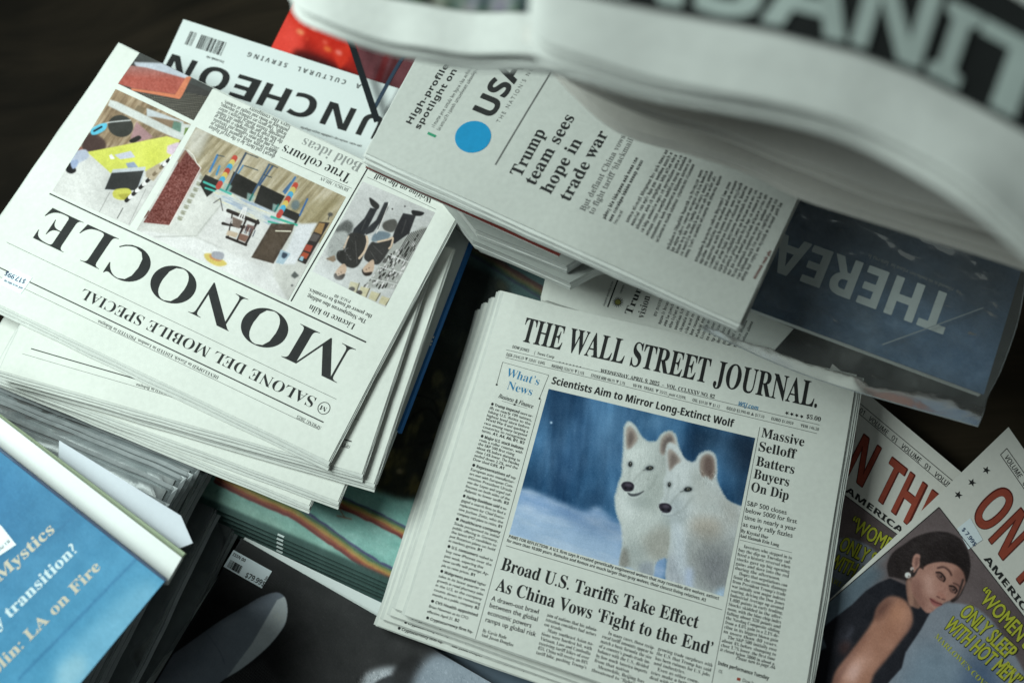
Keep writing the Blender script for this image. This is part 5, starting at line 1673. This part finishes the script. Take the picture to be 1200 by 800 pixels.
# ================================================================== the leaning national daily and what it lies on
def build_leaning_daily():
    sf = Surf(0.235, 0.0008, 81)
    q = [(528, -6), (1010, 70), (867, 379), (429, 179)]
    c = [sf.at(p) for p in q]
    cen = sum(c) / 4
    t = thing('newspaper', (*cen, sf.z - .005), 'newspaper with a blue disc beside big black capitals, topmost of its pile', 'newspaper', 'pile of newspapers with the blue disc')
    bodies(t, sf, c, 0.005, 5, M['news_dull'], M['news_soft'], spread=(0, .0004, .0008, .0006), seed=8)
    P = Parts(t)
    text(P('headline', 'ink'), sf, 'High-profile incidents', (481.5, 146), (562, 21), 6.6, 'sansb', .008)
    text(P('headline', 'ink'), sf, 'spotlight on regional', (491.5, 152), (567, 33), 6.6, 'sansb', .008)
    small_print(P('article_text', 'soft_ink'), sf, (508.5, 150), (566, 60), 4.2, 1)
    small_print(P('article_text', 'soft_ink'), sf, (515, 153.5), (572, 62), 4.2, 2)
    g = P('green_mark', 'green_ink'); quadpatch(g, sf, [(502, 154.5), (511.6, 159), (509.7, 161.6), (500.5, 157.5)])
    text(P('masthead', 'ink'), sf, 'USA', (577, 139), (616, 77), 25, 'sansb', .022)
    d = P('blue_disc', 'cyan_ink'); disc(d, sf, (554.4, 161), 21.4, n=64)
    text(P('motto', 'soft_ink'), sf, 'THE NATION\u2019S NEWS', (585.5, 145.5), (631, 72), 4.6, 'sans', 0, track=True)
    rule(P('rule_line', 'soft_ink'), sf, (580.5, 194), (662, 58), 1.7)
    for s, a, b in (('Trump', (610, 208.5), (639.5, 156)), ('team sees', (626.5, 218), (673.5, 139)), ('hope in', (645, 228), (682.5, 167)), ('trade war', (667, 236.5), (713, 157.5))):
        text(P('headline', 'ink'), sf, s, a, b, 14.5, 'serif', .010)
    text(P('subheadline', 'soft_ink'), sf, 'But defiant China vows', (685, 248), (733, 161), 7, 'serif', 0)
    text(P('subheadline', 'soft_ink'), sf, 'to fight tariff \u2018blackmail\u2019', (695, 251.6), (743, 163), 7, 'serif', 0)
    b = P('byline', 'ink')
    small_print(b, sf, (709, 257), (748, 186), 4.6, 5, bold=.24); small_print(b, sf, (716, 260), (754, 189), 4.6, 6, bold=.24); small_print(b, sf, (722, 263), (732, 245), 4.2, 7)
    cols = [((736, 261), (771, 284), (784, 176), (816, 190), 7), ((784, 292.5), (805, 301.5), (826, 196), (847, 205), 5), ((817, 306.6), (871, 329), (859, 209), (918, 237), 11)]
    for a0, a1, b0, b1, n in cols:
        m = P('article_text', 'ink')
        for k in range(n):
            small_print(m, sf, lerp(a0, a1, k / (n - 1)), lerp(b0, b1, k / (n - 1)), 4.6, k + n, frac=.97, bold=.2)
    rd = P('page_note', 'red_dark'); small_print(rd, sf, (885, 327), (907, 290), 4.2, 4, bold=.26)
    dk = P('page_note', 'ink'); small_print(dk, sf, (690, 241.5), (687, 245.5), 3, 3)
    P.build()
    z = sf.z
    for k, (dx, dy, a, lab) in enumerate([(-.5, 6, .006, 'newspaper second from the top under the one with the blue disc'), (3, 10.5, .010, 'newspaper third from the top under the one with the blue disc')]):
        dz = -.0056 * (k + 1)
        dup(t, sf.at((429, 179)), at((429 + dx, 179 + dy), z + dz), a, dz, lab, keep=('front_page', 'inner_pages'))
    # thin red-edged magazine below, and the blocks of grey books
    for zz, q, lab, mt, cat, nm in ((.212, [(470, 150), (700, 235), (655, 300), (428, 196)], 'thin dark red magazine under the newspapers with the blue disc', 'red_dark', 'magazine', 'magazine'),
                                    (.150, [(480, 170), (760, 250), (664, 311), (556, 268)], 'upper grey book lying under the newspapers with the blue disc', 'news_grey', 'book', 'book'),
                                    (.128, [(480, 190), (780, 270), (668, 331), (553, 281)], 'lower grey book lying under the newspapers with the blue disc', 'news_grey', 'book', 'book'),
                                    (.106, [(480, 210), (790, 290), (660, 325), (560, 286)], 'dark book at the bottom under the two grey books', 'dark', 'book', 'book')):
        s = Surf(zz, .0002, 91)
        c = [s.at(p) for p in q]
        th = .020 if nm == 'book' else .006
        tt = thing(nm, (*(sum(c) / 4), zz - th), lab, cat)
        m = MB(); slab(m, s, c, 0, .0009, 8); m.build('cover', M[mt], tt)
        m = MB()
        for k in range(3): slab(m, s, offset_quad(c, (-.001, -.0015, -.0012 - .0006 * (k % 2), -.001)), -.0011 - k * (th - .001) / 3, (th - .002) / 3, 8)
        m.build('page_block', M['pages'], tt)


# ================================================================== the financial paper behind the wolves
def build_financial_paper():
    sf = Surf(0.052, 0.0005, 95)
    q = [(660, 270), (930, 385), (888, 432), (641, 352)]
    c = [sf.at(p) for p in q]
    t = thing('newspaper', (*(sum(c) / 4), sf.z - .006), 'newspaper with a small sun emblem tucked behind the wolf photograph newspapers', 'newspaper')
    bodies(t, sf, c, 0.006, 4, M['news'], M['news'], spread=(0, 0, .0004, .0022), seed=3)
    P = Parts(t)
    text(P('headline', 'ink'), sf, 'Trump', (739.5, 369.5), (758, 325), 8.5, 'serif', 0)
    text(P('headline', 'ink'), sf, 'vision', (754, 373.5), (762, 347.5), 8.5, 'serif', 0)
    rule(P('rule_line', 'ink'), sf, (712, 360), (724, 328), 1.6)
    small_print(P('motto', 'soft_ink'), sf, (708.5, 359), (719, 330), 2.8, 1)
    e = P('sun_emblem', 'ink'); star(e, sf, (724, 354), 7.6, 16, .45)
    e = P('sun_face', 'olive_ink'); disc(e, sf, (724, 354), 3.2, ink=.0004, n=20)
    small_print(P('motto', 'soft_ink'), sf, (728, 344), (732, 334), 3, 2)
    text(P('byline', 'ink'), sf, 'BY DAVID', (769, 371), (777, 349), 3.6, 'serif', 0)
    m = P('article_text', 'ink')
    for k in range(16): small_print(m, sf, (774 + k * 6.2, 380 + k * 2.1), (790 + k * 6.2, 338 + k * 2.6), 4.0, k, bold=.2)
    P.build()


# ================================================================== the bagged magazine
def dark_blue_cover():
    c = Canvas(860, 180, 1260, 500, 1.6, (34, 52, 66))
    n, n2 = c.noise(60, 26, 2, 5, .3), c.noise(14, 10, 5, 3)
    c.a = np.clip(c.a + ((n - .5) * .14)[..., None] * np.array([.8, 1, 1.1]) + ((n2 - .5) * .05)[..., None], 0, 1)
    c.fill([(900, 190), (1210, 290), (1190, 370), (920, 270)], (14, 22, 30), 20, False, .6)
    c.fill([(1040, 400), (1160, 460), (1180, 380), (1100, 380)], (44, 70, 92), 20, False, .7)
    return c


def build_bagged_magazine():
    z = 0.170
    sf = Surf(z, 0.0004, 101)
    q = [(905, 215), (1198, 312), (1153, 462), (836, 345)]
    c = [sf.at(p) for p in q]
    cen = sum(c) / 4
    t = thing('bagged_magazine', (*cen, z - .01), 'dark blue magazine lying upside down in a clear plastic bag with large pale capitals', 'magazine')
    m = MB(); slab(m, sf, c, -.0001, .0008, 12); m.build('cover', M['navy_ink'], t)
    m = MB(); slab(m, sf, offset_quad(c, (-.001,) * 4), -.0012, .008, 12); m.build('page_block', M['pages'], t)
    picture(t, sf, q, dark_blue_cover(), 160, 120, (106, 118, 116), 'cover_picture', 'cover')
    P = Parts(t)
    text(P('title', 'gloss_white'), sf, 'THEREAL', (1120, 348), (888, 263), 45, 'sansb', .012)
    small_print(P('small_line', 'grey_ink'), sf, (1126, 341), (1016, 296.6), 5, 3, bold=.12)
    P.build()
    rails = [[(872, 205, .1735), (1030, 250, .174), (1203, 300, .1735)], [(852, 262, .174), (1015, 315, .1745), (1192, 372, .174)], [(836, 330, .1735), (1000, 385, .1735), (1172, 432, .173)],
             [(828, 356, .173), (980, 415, .1725), (1156, 466, .172)], [(826, 372, .168), (960, 428, .165), (1152, 484, .163)], [(822, 386, .158), (950, 442, .152), (1146, 500, .150)]]
    G = loft(rails, 120, 90, .0012, 3)
    r = np.random.default_rng(6)
    G[:, :, 2] += gauss(r.normal(0, .0060, G.shape[:2]), 5.5)
    G[:, :, 2] += np.clip(1 - np.arange(120)[None] / 22, 0, 1) * gauss(r.normal(0, .006, G.shape[:2]), 1.8)
    damp = np.clip(np.minimum((89 - np.arange(90))[:, None] / 10, (119 - np.arange(120))[None] / 12), 0, 1)
    S0 = loft(rails, 120, 90)
    G = S0 + (G - S0) * damp[..., None]
    G[:62, :, 2] += .0035
    G[62:, :, 2] += .0035 * np.linspace(1, 0, 28)[:, None]
    lim = z + .0012
    G[:62, :, 2] = np.maximum(G[:62, :, 2], lim)
    m = MB(); m.grid(G); m.build('plastic_bag', M['bag'], t, smooth=True)
    # sealed seam, and a pale strip laid on as the highlight of a crease
    m = MB()
    for e in (G[-1], G[:, -1]):
        up = np.array([0, 0, .0006]); k = np.array([.0007, .0004, 0])
        m.grid(np.stack([e + up - k * .5, e + up + k * .5]))
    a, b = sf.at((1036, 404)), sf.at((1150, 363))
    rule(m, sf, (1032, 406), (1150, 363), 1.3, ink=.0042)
    m.build('seam_and_glint', M['rim'], t)
    # what it lies on
    for zz, q, lab, th in ((.158, [(900, 200), (1190, 300), (1140, 415), (850, 320)], 'bundle of plain newspapers under the bagged dark blue magazine', .05),):
        s = Surf(zz, .0003, 110)
        c = [s.at(p) for p in q]
        tt = thing('newspaper', (*(sum(c) / 4), zz - th), lab, 'newspaper')
        m = MB()
        for k in range(10): slab(m, s, offset_quad(c, (.001 * (k % 2), -.002 * (k % 3), -.001 * (k % 2), 0)), -k * th / 10, th / 10 * .8, 8)
        m.build('folded_sheets', M['news_grey'], tt)


# ================================================================== two copies of the magazine with the portrait
def portrait():
    c = Canvas(860, 585, 1330, 1060, 2.4, (92, 82, 80))
    z1, z2, z3 = Z(1020, 600, 5.714), Z(950, 680, 6.664), Z(1060, 660, 5.714)
    n = c.noise(120, 120, 3, 3)
    c.a = np.clip(c.a + ((n - .5) * .05)[..., None], 0, 1)
    # backdrop: brown at the top, blue-grey below
    c.fill([(860, 760), (962, 700), (1012, 655), (1040, 670), (1000, 720), (960, 790), (900, 900)], (78, 96, 104), 6, False, .9)
    c.line([(960, 712), (1040, 650)], 5, (104, 120, 124), 3, False, .6)
    c.fill(z3((460, 140), (900, 500), (800, 800), (700, 640), (560, 420)), (70, 62, 62), 14, False, .6)
    # rounded pale cushion-like form
    c.fill([(1040, 800), (1046, 770), (1064, 740), (1088, 718), (1112, 706), (1150, 716), (1185, 760), (1210, 830), (1200, 1000), (1030, 1000)], (112, 120, 126), 1.2, True)
    c.fill([(1050, 800), (1080, 750), (1120, 760), (1150, 800), (1160, 1000), (1040, 1000)], (104, 124, 136), 12, False, .8)
    c.fill([(1125, 800), (1140, 760), (1170, 780), (1200, 900), (1130, 1000)], (62, 84, 110), 10, False, .8)
    # hair behind
    c.fill(z1((120, 420), (112, 350), (150, 270), (230, 210), (300, 165), (390, 135), (480, 128), (560, 150), (620, 200), (660, 280), (668, 380), (640, 470), (600, 560), (540, 600), (500, 500), (300, 480), (240, 460), (180, 440), (130, 430)), (38, 32, 31), .7, True)
    # dark sleeveless top
    c.fill(z2((95, 368), (200, 280), (330, 180), (430, 80), (520, 20), (620, -20), (800, 60), (930, 250), (860, 380), (740, 560), (710, 680), (620, 780), (560, 860), (-60, 900), (20, 800), (40, 570), (125, 522), (100, 450)), (27, 28, 33), .7)
    c.fill(z2((-60, 620), (40, 570), (130, 520), (220, 560), (120, 860), (-80, 860)), (22, 22, 26), 3, False, .8)
    f = c.noise(20, 30, 8, 3, .6)
    dm = c.mask(z2((95, 368), (430, 80), (620, -20), (480, 250), (330, 500), (150, 560)), 3)
    c.mix(dm * np.clip((f - .55) * 4, 0, 1), rgb(52, 53, 60), .7)
    c.fill(z2((220, 500), (300, 470), (310, 530), (250, 590)), (62, 44, 42), 3, True, .8)
    # arm
    arm = c.fill(z2((160, 820), (200, 700), (310, 560), (430, 400), (490, 300), (520, 210), (600, 130), (690, 130), (760, 180), (795, 270), (780, 360), (700, 470), (600, 600), (500, 720), (420, 860), (140, 900)), (150, 106, 84), 1.6, True)
    for pts, col, fe, al in ((z2((480, 310), (540, 180), (640, 120), (640, 200), (560, 270)), (86, 58, 50), 4, .9), (z2((240, 680), (420, 560), (520, 460), (430, 640), (340, 780), (220, 800)), (184, 142, 124), 6, .75), (z2((300, 700), (380, 640), (360, 760), (310, 790)), (206, 172, 160), 4, .6),
                             (z2((520, 700), (640, 560), (740, 420), (790, 300), (800, 420), (640, 640), (500, 800)), (96, 64, 54), 4, .8), (z2((620, 180), (720, 190), (740, 280), (640, 330)), (178, 126, 96), 6, .7), (z2((160, 800), (260, 640), (420, 420), (440, 440), (300, 640), (200, 840)), (104, 70, 60), 3, .6)):
        c.mix(c.mask(pts, fe, True) * arm, rgb(*col), al)
    # neck and face
    c.fill(z1((240, 460), (300, 440), (330, 560), (330, 640), (280, 630), (250, 600)), (120, 88, 74), .8, True)
    c.fill(z1((250, 470), (270, 470), (290, 600), (262, 620)), (156, 118, 98), 1, True, .7)
    face = c.fill(z1((300, 420), (330, 370), (400, 340), (480, 330), (560, 345), (620, 380), (640, 440), (610, 520), (575, 570), (500, 600), (440, 640), (396, 672), (360, 660), (310, 590), (270, 510), (280, 450)), (164, 122, 104), .7, True)
    for pts, col, fe, al in ((z1((270, 440), (330, 460), (350, 560), (390, 660), (340, 650), (280, 540)), (118, 80, 68), 4, .75), (z1((370, 430), (420, 440), (430, 540), (400, 560), (370, 500)), (200, 160, 142), 4, .8), (z1((440, 350), (560, 360), (600, 400), (560, 440), (470, 400)), (180, 136, 114), 5, .7),
                             (z1((560, 380), (640, 400), (630, 480), (580, 540), (540, 560), (560, 470)), (120, 84, 72), 4, .7), (z1((430, 460), (520, 500), (500, 570), (440, 560)), (178, 130, 112), 4, .6), (z1((400, 600), (450, 620), (400, 668), (365, 650)), (186, 142, 124), 3, .6)):
        c.mix(c.mask(pts, fe, True) * face, rgb(*col), al)
    # ear and earring
    c.fill(z1((290, 290), (315, 278), (340, 300), (335, 350), (310, 380), (288, 400), (278, 340)), (158, 116, 100), .6, True)
    c.fill(z1((300, 310), (320, 300), (322, 340), (300, 370)), (110, 76, 66), .8, True, .8)
    for p, rr, col in (((250, 420), 3.6, (190, 186, 178)), ((278, 378), 2.2, (170, 160, 150)), ((244, 414), 1.5, (226, 222, 214)), ((283, 388), 1.2, (60, 50, 46)), ((268, 400), 1.2, (70, 60, 54)), ((256, 428), 1.2, (120, 112, 104))): c.ell(z1(p)[0], rr, rr * .95, col, .4)
    # brow, eyes
    c.line(z1((450, 372), (490, 366), (525, 390), (542, 420)), 2.3, (62, 42, 38), .6, True, .9)
    c.line(z1((556, 474), (585, 486), (602, 512)), 2.0, (62, 42, 38), .6, True, .8)
    for q, i in (((440, 402), (470, 405), (498, 440), (490, 462), (462, 448), (444, 425)), (470, 430)), (((528, 492), (556, 496), (578, 520), (566, 540), (540, 530), (528, 512)), (556, 518)):
        c.fill(z1(*q), (92, 66, 58), 1.2, True, .85)
        cx, cy = z1(i)[0]
        c.ell((cx, cy), 2.4, 1.0, (128, 100, 90), .6, .75)
        c.ell((cx + .2, cy), 1.7, 1.4, (34, 24, 24), .35)
        c.line(z1(*q[:4]), 1.9, (26, 19, 19), .4, True)
        c.line(z1(*q[3:]), .8, (70, 46, 40), .4, True)
        c.ell((cx - .3, cy - .3), .4, .4, (150, 136, 130), .25)
    # nose and mouth
    c.line(z1((520, 455), (505, 500), (480, 535), (478, 560)), 1.0, (146, 100, 84), .8, True, .7)
    c.fill(z1((445, 540), (470, 530), (505, 560), (500, 580), (470, 575), (448, 560)), (170, 118, 100), .8, True, .8)
    c.line(z1((444, 562), (462, 572)), 1.4, (84, 52, 46), .5); c.line(z1((478, 580), (498, 584)), 1.4, (84, 52, 46), .5)
    c.fill(z1((398, 575), (424, 582), (440, 594), (470, 606), (480, 618), (452, 628), (426, 622), (404, 600)), (136, 74, 70), .6, True)
    c.line(z1((398, 576), (430, 600), (478, 616)), .9, (70, 36, 36), .3, True)
    c.fill(z1((410, 600), (440, 612), (462, 618), (444, 628), (420, 618)), (160, 96, 90), .7, True, .8)
    c.line(z1((396, 640), (420, 655)), 1.0, (140, 98, 84), .8)
    # hair over the temple
    c.fill(z1((330, 360), (340, 280), (420, 200), (520, 180), (610, 220), (655, 300), (660, 400), (640, 470), (620, 400), (560, 345), (470, 330), (390, 345), (345, 375)), (34, 28, 27), .8, True)
    hm = c.mask(z1((120, 420), (150, 270), (300, 165), (480, 128), (620, 200), (668, 380), (560, 345), (390, 340), (240, 440)), 1, True)
    c.hairs(hm, 2600, 12, .45, .35, .05, 21)
    c.mix(face, rgb(96, 62, 54), .16)
    c.photo(41, .92, .6)
    c.a = c.a * .95
    c.line(z1((335, 350), (352, 380)), 1.2, (40, 30, 28), .6); c.line(z1((620, 450), (585, 550), (545, 590)), 2.2, (34, 28, 27), .8, True)
    return c


def build_portrait_magazines():
    sf = Surf(0.052, 0.0004, 121)
    C = sf.at((1182, 500))
    d1 = sf.at((1240, 583)) - C; d1 /= np.hypot(*d1)
    d2 = np.array([d1[1], -d1[0]])
    e2 = sf.at((962, 712)) - C
    e2 *= .31 / np.hypot(*e2)
    c = [C, C + d1 * .235, C + d1 * .235 + e2, C + e2]
    cen = sum(c) / 4
    t = thing('magazine', (*cen, sf.z - .012), 'front magazine with a portrait of a woman in a black top and red title', 'magazine', 'magazines with the red title')
    m = MB(); slab(m, sf, c, 0, .0006, 16); m.build('cover', M['cream'], t)
    m = MB(); slab(m, sf, offset_quad(c, (-.0008,) * 4), -.0008, .010, 12); m.build('page_block', M['pages'], t)
    q = [(1100, 594), (1309, 862), (1090, 1051), (881, 783)]
    U = -e2 / np.hypot(*e2)
    P = Parts(t)
    tb, td = P('title', 'red_ink'), P('title_outline', 'red_dark')
    text(td, sf, 'ON THE', (1136.6, 601.5), (1236, 743), 55.5, 'sansb', .016, ink=.0002, up=U)
    text(tb, sf, 'ON THE', (1137.4, 602), (1235, 741), 54, 'sansb', -.004, ink=.0004, up=U)
    rl = P('rule_line', 'ink')
    rule(rl, sf, (1180, 525), (1310, 710), .8); rule(rl, sf, (1172.5, 532.5), (1302, 718), .8); rule(rl, sf, (1180, 525), (1172.5, 532.5), .8)
    text(P('volume_strip', 'ink'), sf, 'VOLUME   01   VOLUME   01   VOLUME   01   VOLUME', (1177.4, 536.4), (1289, 698), 6.2, 'sansi', .012, up=U)
    s = P('star_row', 'ink')
    for p in ((1156, 550.5), (1139, 565), (1123, 579.5)): star(s, sf, p, 5.0, 5, .4, rot=.9)
    text(P('slogan', 'ink'), sf, 'AMERICA\u2019S LATEST', (1152.5, 654.5), (1266, 803), 7.6, 'sansb', .022, up=U)
    picture(t, sf, q, portrait(), 420, 420, (166, 172, 166), ink=.0002)
    rl2 = P('rule_line', 'ink'); rule(rl2, sf, (1100, 594), (881, 783), .9, .0005); rule(rl2, sf, (1100, 594), (1309, 862), .9, .0005)
    ye, yd = P('quotation', 'yellow_ink'), P('quotation_outline', 'ink')
    for s_, a, b in (('\u201cWOMEN SHOULD', (1143.5, 699), (1243, 806)), ('ONLY SLEEP', (1123, 719), (1180.5, 773)), ('WITH HOT MEN\u201d', (1104.5, 734), (1187, 806))):
        text(yd, sf, s_, (a[0] - .5, a[1] + .4), (b[0] + .5, b[1] + .9), 18.8, 'sans', .05, ink=.0004, up=U)
        text(ye, sf, s_, a, b, 18, 'sans', .022, ink=.0006, up=U)
    text(P('quotation', 'yellow_ink'), sf, 'P13', (1176, 779), (1187, 790), 7, 'sansb', 0, ink=.0006, up=U)
    text(P('byline', 'yellow_ink'), sf, 'MARLOWE\u2019S COVER', (1094, 746), (1160, 812), 6.5, 'serif', -.009, ink=.0006, up=U)
    P.build()
    st = MB(); quadpatch(st, sf, [(1121.5, 619), (1137, 606.6), (1151.5, 632), (1134.6, 643.5)], .0005); so = st.build('price_sticker', M['sticker'], t)
    sm = MB(); text(sm, sf, '$ 7.99$', (1126.5, 620.5), (1141, 640), 5, 'sansb', .0, ink=.0008, up=U); sm.build('price', M['navy_ink'], so)
    z1 = .030
    a = turn((1105, 600), (1200, 722.5), sf.z, (987.5, 585), (1034, 620), z1)
    dup(t, sf.at((1152.5, 654.5)), at((990.5, 575.5), z1), a, z1 - sf.z, 'back magazine with the red title, half covered by the wolf newspapers and its twin')


build_sleeved_pile()
build_blue_magazine()
build_white_cover()
build_red_magazine()
build_straps()
build_leaning_daily()
build_financial_paper()
build_bagged_magazine()
build_portrait_magazines()


# ================================================================== the pile close to the camera, upper right
def folded_paper(name, label, edge, back, drop, mats, thick=.016, seed=0, n=5):
    """a folded newspaper: edge = rail of the rounded fold (pixel, height), back = rail behind it"""
    r = np.random.default_rng(seed)
    G = loft([edge, back], 90, 26)
    q = gauss(r.normal(0, 1, (26, 90)), 5.0) * .010 + gauss(r.normal(0, 1, (1, 90)), 6.0)[:1] * .0025
    G[:, :, 2] += q
    mid = G.reshape(-1, 3).mean(0)
    t = thing('newspaper', (mid[0], mid[1], G[:, :, 2].min() - thick), label, 'newspaper', 'pile of folded newspapers close to the viewer')
    inward = G[1] - G[0]
    inward /= np.linalg.norm(inward, axis=1)[:, None]
    inward[:, 2] = 0
    d = np.array([0, 0, 1.0])
    R = thick * .5
    mi = MB()
    # nested folds: each section of the paper is folded round on its own and steps in or out a little
    nf = 4
    Rk = R / nf
    for s in range(nf):
        wob = gauss(r.normal(0, 1, (90, 1)), 7.0) * .004
        step = (0 if s == 0 else r.uniform(-.0035, .003)) + wob[:, 0] * (s > 0)
        top = -2 * Rk * s - (0 if s == 0 else .0006)
        prof = []
        for a in np.linspace(math.pi / 2, -math.pi / 2, 9):
            prof.append(G[0] - inward * step[:, None] + inward * (Rk - Rk * math.cos(a)) + d * (Rk * math.sin(a) * .86 - Rk + top))
        if s == 0:
            m = MB()
            rows = [G[k] + inward * R * max(0, 1 - k / 4) for k in range(25, 0, -1)] + prof + [prof[-1] + inward * .10]
            m.grid(np.array(rows))
            m.build('front_page', M[mats], t, smooth=True)
        else:
            mi.grid(np.array([prof[0] + inward * .10] + prof + [prof[-1] + inward * .10]))
    mi.build('inner_pages', M[mats], t, smooth=True)
    return t, G, inward, R


def build_near_pile():
    # lower folded papers of the pile (edge rails run left to right)
    e3 = [(626, 48, 0.350), (669, 98, 0.350), (726, 144, 0.352), (814, 172, 0.354), (884, 193, 0.356), (954, 226, 0.358), (1074, 263, 0.360), (1224, 312, 0.362), (1344, 358, 0.362)]
    b3 = [(700, -60, 0.350), (760, -50, 0.350), (830, -30, 0.352), (900, 0, 0.354), (960, 20, 0.356), (1030, 50, 0.358), (1140, 90, 0.360), (1290, 140, 0.362), (1400, 190, 0.362)]
    folded_paper('newspaper', 'lowest folded newspaper of the blurred near pile, hanging over the blue disc newspaper', e3, b3, 0, 'news_warm', .008, 1)
    e2 = [(630, 26, 0.395), (657, 72, 0.395), (702, 102, 0.397), (772, 132, 0.399), (862, 158, 0.401), (942, 190, 0.403), (1022, 220, 0.405), (1142, 256, 0.407), (1262, 292, 0.407)]
    b2 = [(700, -80, 0.395), (760, -70, 0.395), (830, -50, 0.397), (900, -20, 0.399), (960, 0, 0.401), (1030, 30, 0.403), (1140, 60, 0.405), (1290, 110, 0.407), (1400, 160, 0.407)]
    folded_paper('newspaper', 'second folded newspaper from the bottom of the blurred near pile', e2, b2, 0, 'news_warm', .008, 2)
    e1 = [(608, 12, 0.445), (642, 54, 0.445), (698, 80, 0.446), (778, 104, 0.447), (858, 126, 0.448), (928, 142, 0.449), (984, 158, 0.450)]
    b1 = [(700, -90, 0.445), (740, -84, 0.445), (800, -70, 0.446), (860, -50, 0.447), (920, -30, 0.448), (980, -10, 0.449), (1030, 10, 0.450)]
    folded_paper('newspaper', 'middle folded newspaper of the blurred near pile, ending beside a dark gap', e1, b1, 0, 'news_warm', .008, 3)
    for k, (zz, dx, dy, nm) in enumerate(((.49, -6, 12, 'third'), (.53, -4, 7, 'fourth'))):
        e = [(616 + dx, 26 + dy, zz), (644 + dx, 52 + dy, zz), (717 + dx, 76 + dy, zz), (813 + dx, 98 + dy, zz), (905 + dx, 117 + dy, zz), (972 + dx, 134 + dy, zz)]
        b = [(690, -110, zz), (740, -100, zz), (800, -90, zz), (870, -80, zz), (930, -66, zz), (990, -44, zz)]
        folded_paper('newspaper', 'folded newspaper two places under the topmost one in the blurred near pile' if k == 0 else 'folded newspaper right under the topmost one in the blurred near pile', e, b, 0, 'news_warm', .008, 10 + k)
    ea = [(336, -8, 0.500), (352, 10, 0.500), (400, 32, 0.500), (470, 50, 0.500), (540, 60, 0.501), (610, 66, 0.502), (690, 78, 0.503), (780, 100, 0.505)]
    ba = [(330, -190, 0.505), (370, -180, 0.505), (420, -170, 0.505), (490, -160, 0.505), (560, -150, 0.506), (640, -140, 0.507), (720, -130, 0.508), (800, -110, 0.510)]
    t, G, inw, R = folded_paper('newspaper', 'left folded newspaper of the near pile with a dark picture strip above its fold', ea, ba, 0, 'news_soft', .012, 4)
    # picture strip printed above the fold
    m = MB()
    k0, k1 = 16, 62
    rows = []
    for w in np.linspace(5.4, 16, 8):
        k = int(w)
        rows.append((G[k] * (1 - w + k) + G[k + 1] * (w - k))[k0:k1] + np.array([0, 0, .0012]))
    S = np.array(rows)
    m.grid(S)
    r = np.random.default_rng(8)
    cc = np.clip(gauss(r.uniform(0, 1, (8, k1 - k0, 3)), 1.0), 0, 1)
    colr = lin(np.clip(np.array([.30, .34, .33]) + (cc[..., :1] - .5) * 1.1 + (cc - .5) * .25, 0, 1)).reshape(-1, 3)
    m.build('picture', M['picture'], t, smooth=True, colors=colr)
    # the top paper with the big white capitals, its right side drooping
    eb = [(618, 26, 0.585), (640, 50, 0.585), (717, 73, 0.585), (813, 94, 0.585), (910, 113, 0.584), (977, 132, 0.582), (1033, 156, 0.579), (1100, 196, 0.575), (1167, 247, 0.570), (1260, 330, 0.560), (1340, 420, 0.545)]
    bb = [(640, -260, 0.605), (700, -250, 0.605), (780, -240, 0.605), (870, -230, 0.605), (960, -215, 0.604), (1040, -195, 0.602), (1110, -165, 0.599), (1200, -115, 0.595), (1290, -50, 0.590), (1400, 60, 0.575), (1480, 160, 0.565)]
    t, G, inw, R = folded_paper('newspaper', 'topmost newspaper close to the viewer with huge white capitals on a black band', eb, bb, 0, 'news_soft', .013, 5)

    class Bent:
        pass
    lift = np.array([0, 0, .0016])
    kp = np.array([(640, -13), (717, 4), (800, 20), (900, 38), (1000, 63), (1067, 88), (1133, 121), (1200, 157), (1300, 220)], float)
    # where each column of the sheet crosses the lower edge of the black band
    rows = [G[k] + inw * R * max(0, 1 - k / 4) for k in range(26)]
    S = np.array(rows)
    px = project(S.reshape(-1, 3)).reshape(26, 90, 2)
    cut = np.zeros(90)
    for j in range(90):
        f = px[:, j, 1] - np.interp(px[:, j, 0], kp[:, 0], kp[:, 1])
        k = np.flatnonzero(f < 0)
        k = k[0] if len(k) else 25
        cut[j] = k - 1 + f[k - 1] / (f[k - 1] - f[k]) if k > 0 else 0

    def on(j, k, up=0.0):
        j0, k0 = np.clip(np.floor(j).astype(int), 0, 88), np.clip(np.floor(k).astype(int), 0, 24)
        fj, fk = (j - j0)[:, None], (k - k0)[:, None]
        return (S[k0, j0] * (1 - fj) + S[k0, j0 + 1] * fj) * (1 - fk) + (S[k0 + 1, j0] * (1 - fj) + S[k0 + 1, j0 + 1] * fj) * fk + np.array([0, 0, up])
    J = np.arange(90.0)
    m = MB()
    m.grid(np.array([on(J, cut + (25 - cut) * q, .0012) for q in np.linspace(0, .55, 14)]))
    m.build('black_band', M['band'], t, smooth=True)
    # capitals, laid along the bent sheet: columns from their foot positions
    feet = [('I', 690, 706), ('N', 716, 796), ('S', 812, 884), ('A', 890, 986), ('N', 994, 1072), ('I', 1082, 1118), ('T', 1122, 1216), ('Y', 1222, 1300)]
    m = MB()
    colx = np.array([np.interp(cut[j], np.arange(26), px[:, j, 0]) for j in range(90)])
    for ch, xa, xb in feet:
        g, f = glyphs(ch, 'sansb', 0.0)
        u = (g[:, 0] - g[:, 0].min()) / np.ptp(g[:, 0])
        ja, jb = np.interp(xa, colx, J), np.interp(xb, colx, J)
        j = ja + (jb - ja) * u
        k = np.interp(j, J, cut) + .55 + g[:, 1] * 6.6
        for q_ in range(6):
            dj, dk = math.cos(q_ * 1.047) * .16, math.sin(q_ * 1.047) * .16
            m.add(on(j + dj, np.minimum(k + dk, 24.9), .0020 + q_ * .00003), f)
    m.build('title', M['letter_grey'], t)


build_near_pile()

bpy.data.objects.remove(_fo, do_unlink=True)
bpy.data.curves.remove(_fc)
